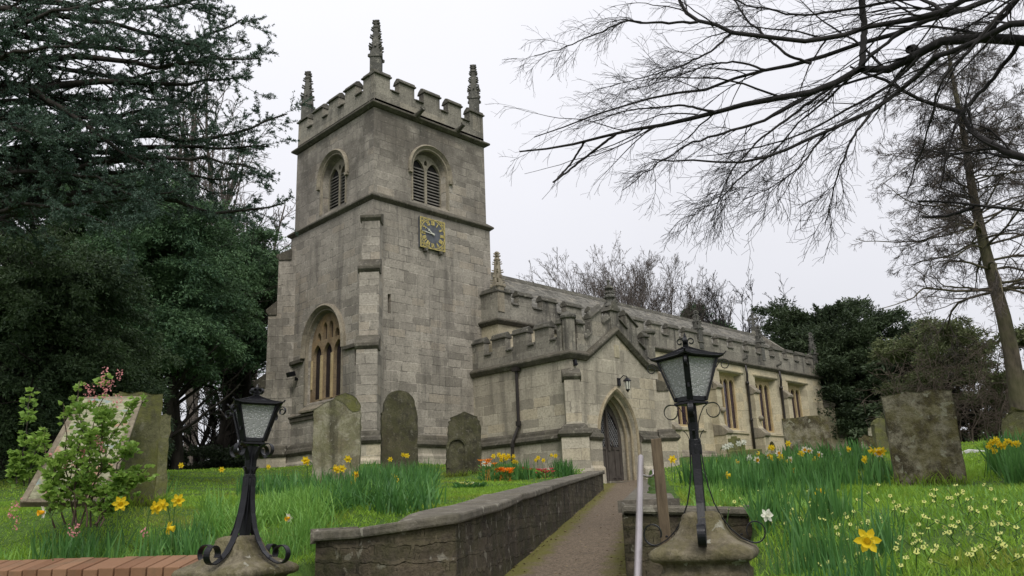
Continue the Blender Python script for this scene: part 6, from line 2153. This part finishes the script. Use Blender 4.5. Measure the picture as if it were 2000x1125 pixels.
def evergreen(name, label, seed, base, blobs, n, ln, wd, mat, trunk_w, droop=.5, gap=-.25, nscale=1.6, trunks=1, cat='tree', shell=.45, up=0.0, pad=150, plen=.75, limb_to=True, bark=M_BARKC):
    """blobs: (px, py, rx_px, ry_px, D) ellipsoids seen in the photograph, depth radius ~ rx"""
    q = np.random.default_rng(seed)
    o = thing(name, label, cat, base)
    base = np.array(base)
    bl = []
    for (px, py, rx, ry, D) in blobs:
        c = at(px, py, D); bl.append((c, rx / FPX * D * 1.05, ry / FPX * D * 1.03))
    vol = np.array([b[1] ** 1.2 * b[2] for b in bl]); vol = vol / vol.sum()
    Cs = []; Ds = []
    for (c, rx, rz), v in zip(bl, vol):
        m = int(n * v)
        # boughs: flat drooping pads of foliage set round the crown
        K = max(6, int(m / pad)); L_ = plen
        u = unit(q.normal(size=(K, 3))); r = (shell + (1 - shell) * q.random(K) ** .6) * (1 + .08 * q.normal(size=K))
        pc0 = c + u * r[:, None] * np.array([rx, rx, rz])
        hd = unit(u * np.array([1, 1, 0]) + .5 * q.normal(size=(K, 3)) * np.array([1, 1, 0])); sdv = np.stack([-hd[:, 1], hd[:, 0], np.zeros(K)], 1)
        ki = q.integers(0, K, m)
        a_ = q.uniform(-1, 1, m); b_ = q.normal(0, .36, m) * (1.1 - .7 * np.abs(a_)); e_ = q.normal(0, .11, m)
        p = pc0[ki] + hd[ki] * (a_ * L_)[:, None] + sdv[ki] * (b_ * L_)[:, None] + np.array([0, 0, 1.0]) * (((up - droop) * .55 * (a_ + .3) * np.abs(a_ + .3) + e_ - .5 * np.abs(b_) * droop) * L_)[:, None]
        Cs.append(p); Ds.append(unit(hd[ki] * 1.0 + sdv[ki] * (b_ * 1.6)[:, None] + np.array([0, 0, 1.0]) * ((up - droop) * 1.0) + .35 * q.normal(size=(m, 3))))
    C = np.concatenate(Cs); Dn = np.concatenate(Ds)
    k = clumpnoise(C, nscale, seed) + .25 * clumpnoise(C, nscale * 3.1, seed + 5) > gap
    C, Dn = C[k], Dn[k]
    # each spray: a few needles/leaves in a row
    m = len(C); parts_ = []
    for j in range(5):
        f = j / 5
        parts_.append(diamonds(C + Dn * ln * 1.5 * (f - .3) + q.normal(0, ln * .25, (m, 3)), unit(Dn + .55 * q.normal(size=(m, 3))), ln * (.7 + .6 * q.random(m)), wd * (.7 + .6 * q.random(m)), q))
    V, Q = merge(parts_)
    np_mesh('crown', V, Q, mat=mat, parent=o)
    # trunks and limbs
    T = []; TR = []
    for b in range(trunks):
        tgt = bl[b % len(bl)][0]
        a = base + np.array([q.normal(0, .5), q.normal(0, .5), -.3]) * (1 if trunks > 1 else 0) + np.array([0, 0, -.3 if trunks == 1 else 0])
        f = np.linspace(0, 1, 8)[:, None]
        T.append(a + (tgt - a) * f + q.normal(0, .12, (8, 3)) * np.sin(f * 3.1)); TR.append(np.linspace(trunk_w, trunk_w * .35, 8))
    T = np.array(T); TR = np.array(TR)
    V, Q = tubes(T, TR, 8); np_mesh('trunk', V, Q, mat=bark, parent=o, smooth=True)
    if limb_to:
        B, RB = grow(T, TR, 16, .25, 1.0, (.5, 1.2), .45, 8, .12, (0, 0, .03), .4, q)
        B2, RB2 = grow(B, RB, 7, .2, 1.0, (.4, 1.0), .5, 6, .15, (0, 0, -.03), .5, q)
        V, Q = merge([tubes(B, RB, 5), tubes(B2, np.clip(RB2, .008, 1), 3)]); np_mesh('limbs', V, Q, mat=bark, parent=o)
    return o


# yews and cypresses left of the tower
evergreen('cypress_tree', 'dark drooping evergreen close to the tower, its foliage reaching the string course', 41, base_at(455, 33),
          [(490, 520, 66, 62, 33), (500, 610, 50, 80, 33), (430, 500, 80, 60, 33.5), (440, 590, 90, 90, 33), (470, 690, 70, 70, 33), (505, 470, 40, 30, 34), (520, 560, 40, 60, 34), (400, 660, 60, 60, 33)], 52000, .13, .045, M_YEW, .22, .6, -.45, 1.1, 5, plen=.95)
evergreen('yew_tree', 'broad deep green evergreen with layered drooping foliage in the middle of the left trees', 42, base_at(300, 27),
          [(330, 430, 95, 70, 27), (240, 400, 100, 60, 27), (300, 520, 130, 80, 27), (360, 570, 100, 70, 26.5), (250, 600, 120, 70, 26.5), (350, 650, 80, 50, 26), (300, 690, 70, 40, 26)], 58000, .11, .038, M_YEW, .20, .65, -.45, 1.3, 5, plen=.9)
evergreen('yew_tree', 'dense dark evergreen with olive green top at the left edge', 43, base_at(60, 19),
          [(70, 520, 130, 50, 19), (150, 560, 110, 60, 19), (20, 600, 130, 90, 19), (120, 660, 130, 90, 19), (30, 760, 130, 100, 19), (150, 780, 110, 90, 19.5), (230, 720, 70, 80, 20), (80, 850, 150, 60, 19.5)], 64000, .085, .03, M_YEWL, .22, .5, -.5, 1.7, 4, plen=.65)
evergreen('yew_tree', 'low dark evergreen filling the gap under the cedar at far left', 44, base_at(150, 30),
          [(180, 460, 150, 100, 30), (60, 430, 150, 90, 30), (220, 560, 120, 80, 30), (230, 650, 90, 70, 30)], 38000, .13, .045, M_YEWD, .24, .5, -.5, 1.0, 4, plen=1.0)
evergreen('holly_bush', 'low dark undergrowth along the back of the left lawn', 45, base_at(360, 31),
          [(60, 890, 130, 40, 27), (210, 895, 100, 34, 29), (350, 900, 90, 26, 31), (440, 905, 80, 26, 31), (500, 905, 40, 24, 32)], 9000, .12, .06, M_YEWD, .06, .2, -.5, 1.6, 3, 'bush')
evergreen('bare_thicket', 'tangle of dark slender stems and leaves behind the left lawn', 46, base_at(400, 35),
          [(420, 780, 80, 60, 35), (330, 800, 60, 50, 35), (480, 800, 40, 60, 36)], 1900, .14, .05, M_YEWD, .12, .3, .05, 1.4, 7, 'thicket')

# yew beyond the east end
evergreen('yew_tree', 'big dark yew with feathery shoots behind the east end of the church', 51, base_at(1640, 50),
          [(1640, 690, 110, 90, 50), (1580, 680, 70, 70, 51), (1700, 700, 80, 80, 50), (1640, 780, 120, 90, 49), (1720, 790, 90, 90, 49), (1640, 625, 46, 34, 50), (1540, 640, 40, 40, 52), (1610, 850, 90, 40, 48), (1690, 850, 80, 45, 48), (1740, 690, 34, 46, 50)], 60000, .21, .072, M_YEWD, .35, .1, -.5, .75, 4, up=.35, plen=1.2)
q = np.random.default_rng(52)
yw = [o for o in bpy.data.objects if o.get('label', '').startswith('big dark yew')][0]
sh = []
for px, py, L in ((1637, 590, 1.6), (1592, 597, 1.2), (1535, 600, 1.4), (1560, 612, 1.0), (1655, 605, 1.3), (1690, 618, 1.2), (1612, 603, 1.0), (1718, 640, 1.1), (1744, 665, 1.0), (1678, 600, 1.0), (1575, 625, 1.0), (1758, 690, 1.0), (1625, 612, 1.0), (1705, 650, 1.2)):
    tip = at(px, py, 50); d = unit(np.array([q.normal(0, .25), q.normal(0, .25), 1.0]))
    m = 220; f = q.random(m)
    c = tip - d * (f * L * 1.6)[:, None] + q.normal(0, .13, (m, 3)) * f[:, None]
    sh.append(diamonds(c, unit(d + .7 * q.normal(size=(m, 3))), .26, .09, q))
V, Q = merge(sh); np_mesh('shoots', V, Q, mat=M_YEWD, parent=yw)
evergreen('holm_oak', 'small dark evergreen showing just above the nave ridge', 53, base_at(1350, 75), [(1350, 622, 30, 24, 75), (1375, 635, 20, 16, 75), (1412, 640, 14, 10, 76)], 3000, .35, .14, M_YEW, .3, .1, -.6, .8, 1, up=.3)

# scrub behind the right-hand graves
evergreen('evergreen_bush', 'dull green bush behind the big square gravestone under the tall bare tree', 55, base_at(1860, 29),
          [(1830, 690, 70, 60, 29), (1890, 680, 60, 50, 28), (1800, 740, 60, 70, 30), (1870, 750, 80, 70, 28), (1950, 720, 60, 70, 27), (1780, 800, 50, 60, 30), (1860, 830, 100, 50, 28), (1960, 820, 80, 60, 27), (2020, 700, 60, 90, 26)], 21000, .12, .042, M_BROWN, .10, .2, -.1, 1.2, 6, 'bush', up=.25, plen=.6)
evergreen('evergreen_bush', 'darker green bush between the yew and the tall bare tree', 56, base_at(1790, 40),
          [(1790, 720, 50, 60, 40), (1770, 790, 50, 60, 40), (1830, 700, 46, 50, 40), (1800, 850, 70, 40, 39)], 9000, .24, .09, M_YEWD, .2, .2, -.35, 1.0, 3, 'bush', up=.2)
# brown bare scrub in front of it
q = np.random.default_rng(57)
bs = base_at(1880, 25)
sc_ = thing('bare_scrub', 'tangle of bare brownish twigs behind the big square gravestone', 'scrub', bs)
st_ = []
for i in range(46):
    px = 1770 + 250 * q.random(); b = np.array(base_at(px, 23 + 4 * q.random()))
    e = at(px + q.normal(0, 50), 640 + 190 * q.random(), np.hypot(b[0], b[1]) + q.normal(0, .5))
    f = np.linspace(0, 1, 9)[:, None]
    st_.append(b + (e - b) * f + q.normal(0, .12, (9, 3)) * np.sin(f * 3.0))
st_ = np.array(st_); sr = np.linspace(.014, .004, 9)[None].repeat(len(st_), 0)
A, RA = grow(st_, sr, 9, .2, 1.0, (.5, 1.3), .5, 8, .22, (0, 0, -.10), .6, q)
B, RB = grow(A, RA, 6, .2, 1.0, (.4, 1.1), .5, 6, .22, (0, 0, -.12), .7, q)
V, Q = merge([tubes(st_, sr, 5), tubes(A, np.clip(RA, .005, 1), 4), tubes(B, np.clip(RB, .004, .012), 3)])
np_mesh('stems', V, Q, mat=bark('scrub_bark', (.075, .055, .042), (.15, .12, .095)), parent=sc_)

# ---- the cedar at the top left
q = np.random.default_rng(61)
cb_ = at(-330, 1000, 14.0); cbz = float(lawn_z(cb_[0], cb_[1])) - .3
cedar = thing('cedar_tree', 'great cedar out of frame whose flat dark boughs reach in from the upper left', 'tree', (cb_[0], cb_[1], cbz))
tr = np.array([[cb_[0], cb_[1], cbz], [cb_[0], cb_[1] + .1, cbz + 4], [cb_[0] + .2, cb_[1], cbz + 9], [cb_[0] + .1, cb_[1], cbz + 14], [cb_[0], cb_[1], cbz + 19]])
V, Q = tubes(tr[None], np.array([[.6, .5, .42, .3, .1]]), 12); np_mesh('trunk', V, Q, mat=M_BARKC, parent=cedar, smooth=True)
BO = [  # (start y px on the trunk, via points, tip, D tip, start width px)
    ([(-330, 20), (0, -10), (230, 25), (350, 8), (440, -18)], 13.5, 22), ([(-330, 90), (0, 15), (200, 45), (330, 75), (400, 95), (432, 118)], 13.0, 20),
    ([(-330, 120), (0, 60), (200, 95), (330, 100), (430, 60), (475, 40)], 14.2, 20), ([(-330, 160), (0, 120), (180, 110), (300, 130), (410, 115), (510, 113)], 13.2, 22),
    ([(-330, 200), (0, 165), (70, 172), (200, 160), (330, 165), (462, 152)], 13.6, 26), ([(-330, 210), (-50, 190), (60, 175), (150, 230), (240, 300), (330, 345)], 12.6, 24),
    ([(-330, 260), (0, 200), (150, 195), (280, 190), (390, 205)], 14.6, 20), ([(-330, 300), (0, 230), (150, 230), (260, 225), (330, 210), (400, 160)], 14.0, 20),
    ([(-330, 320), (0, 270), (130, 240), (250, 240), (365, 240)], 13.2, 16), ([(-330, 330), (0, 290), (150, 285), (260, 262), (360, 277), (470, 262), (553, 222)], 13.4, 22),
    ([(-330, 360), (0, 300), (180, 300), (300, 285), (400, 290), (530, 287)], 13.7, 20), ([(-330, 380), (0, 340), (180, 320), (300, 305), (420, 312), (505, 330)], 13.3, 20),
    ([(-330, 420), (0, 360), (160, 345), (290, 330), (400, 345), (450, 352)], 13.9, 18), ([(-330, 480), (0, 400), (150, 375), (300, 385), (420, 418), (500, 412), (556, 397)], 14.2, 22),
    ([(-330, 500), (0, 430), (130, 400), (250, 390), (360, 370)], 13.0, 16), ([(-330, 60), (0, 60), (120, 20), (260, -10)], 12.6, 18),
    ([(-330, 140), (-50, 120), (100, 90), (230, 70)], 12.2, 16), ([(-330, 240), (-50, 230), (60, 260), (150, 280)], 12.0, 16),
    ([(-330, 400), (-50, 350), (80, 330), (200, 350), (300, 400)], 12.2, 16), ([(-330, 450), (-50, 420), (60, 400), (170, 420), (260, 455)], 12.0, 16),
    ([(-330, 10), (0, -60), (150, -40), (300, -30), (420, 30)], 14.4, 18), ([(-330, 150), (0, 100), (150, 140), (250, 155), (320, 140), (380, 90)], 14.8, 16),
    ([(-330, 250), (0, 240), (120, 270), (230, 250), (300, 210)], 12.4, 14), ([(-330, 280), (0, 310), (100, 330), (200, 310), (320, 320), (420, 380)], 14.8, 16),
]
CBp = []; CBr = []
for pts, D, w in BO:
    n = len(pts); Dl = [14.0 + (D - 14.0) * min(1, i / (n - 2)) for i in range(n)]
    CBp.append(pline(pts, Dl, 22) + q.normal(0, .02, (22, 3))); CBr.append(wr(w, 3, D, 22))
CBp = np.array(CBp); CBr = np.array(CBr)
V, Q = tubes(CBp, CBr, 7); np_mesh('boughs', V, Q, mat=M_BARKC, parent=cedar, smooth=True)
C1, q1_ = grow(CBp, CBr, 30, .30, .99, (.5, 1.1), .21, 9, .07, (0, 0, .02), .35, q, flat=.75, lmin=.55)
C2, q2_ = grow(C1, q1_, 6, .12, 1.0, (.5, 1.0), .42, 6, .09, (0, 0, -.02), .5, q, flat=.6, lmin=.14)
V, Q = merge([tubes(C1, np.clip(q1_, .004, .03), 4), tubes(C2, np.clip(q2_, .003, .01), 3)]); np_mesh('branchlets', V, Q, mat=M_BARKC, parent=cedar)
pa, ta = along(C2, 9, q, .1, 1.0); pb_, tb_ = along(C1, 16, q, .2, 1.0); pc_, tc_ = along(CBp, 150, q, .5, 1.0)
C = np.concatenate([pa, pb_, pc_]); Tt = np.concatenate([ta, tb_, tc_])
par = []
for j in range(5):
    dv = unit(Tt * .55 + unit(q.normal(size=C.shape)) + np.array([0, 0, .35]))
    par.append(diamonds(C + q.normal(0, .008, C.shape), dv, .034 + .022 * q.random(len(C)), .011 + .006 * q.random(len(C)), q))
V, Q = merge(par); np_mesh('needles', V, Q, mat=M_CEDAR, parent=cedar)

# ================================================================== SKY AND LIGHT
SUN_EL, SUN_AZ = rad(50), rad(234)            # azimuth measured from +X towards +Y; behind and left of the camera
w = bpy.data.worlds.new('World'); S.world = w; w.use_nodes = True
nt = w.node_tree; nt.nodes.clear()
out = nt.nodes.new('ShaderNodeOutputWorld'); bg = nt.nodes.new('ShaderNodeBackground')
sky = nt.nodes.new('ShaderNodeTexSky'); sky.sky_type = 'NISHITA'; sky.sun_disc = False; sky.sun_elevation = SUN_EL; sky.sun_rotation = math.pi / 2 - SUN_AZ
tc = nt.nodes.new('ShaderNodeTexCoord'); sep = nt.nodes.new('ShaderNodeSeparateXYZ'); nt.links.new(tc.outputs['Generated'], sep.inputs[0])
# closed grey cloud over the blue: brighter overhead than at the horizon
mr = nt.nodes.new('ShaderNodeMapRange'); mr.inputs[1].default_value = 0.0; mr.inputs[2].default_value = .75
nt.links.new(sep.outputs[2], mr.inputs[0])
nz = nt.nodes.new('ShaderNodeTexNoise'); nz.inputs['Scale'].default_value = 1.6; nz.inputs['Detail'].default_value = 5; nt.links.new(tc.outputs['Generated'], nz.inputs['Vector'])
ad = nt.nodes.new('ShaderNodeMath'); ad.operation = 'MULTIPLY_ADD'; ad.inputs[1].default_value = .45; nt.links.new(nz.outputs['Fac'], ad.inputs[0]); nt.links.new(mr.outputs[0], ad.inputs[2])
rp = nt.nodes.new('ShaderNodeMix'); rp.data_type = 'RGBA'; rp.inputs[6].default_value = (5.6, 5.65, 6.05, 1); rp.inputs[7].default_value = (8.9, 8.9, 9.4, 1)
nt.links.new(ad.outputs[0], rp.inputs[0])
mx = nt.nodes.new('ShaderNodeMix'); mx.data_type = 'RGBA'; mx.inputs[0].default_value = .96
nt.links.new(sky.outputs[0], mx.inputs[6]); nt.links.new(rp.outputs[2], mx.inputs[7])
nt.links.new(mx.outputs[2], bg.inputs[0]); bg.inputs[1].default_value = .10
nt.links.new(bg.outputs[0], out.inputs[0])
sl = bpy.data.lights.new('sun', 'SUN'); sl.energy = 2.0; sl.angle = rad(24); sl.color = (1.0, .96, .90)
so = bpy.data.objects.new('sun', sl); COL.objects.link(so)
dv = Vector((math.cos(SUN_EL) * math.cos(SUN_AZ), math.cos(SUN_EL) * math.sin(SUN_AZ), math.sin(SUN_EL)))
so.rotation_euler = dv.to_track_quat('Z', 'Y').to_euler(); so.location = (0, 0, 40)

S.view_settings.view_transform = 'Standard'; S.view_settings.look = 'None'; S.view_settings.gamma = 1.0; S.view_settings.exposure = 0.2
S.render.engine = 'CYCLES'
S.cycles.max_bounces = 6; S.cycles.diffuse_bounces = 3; S.cycles.glossy_bounces = 3; S.cycles.transmission_bounces = 6
S.cycles.use_denoising = True
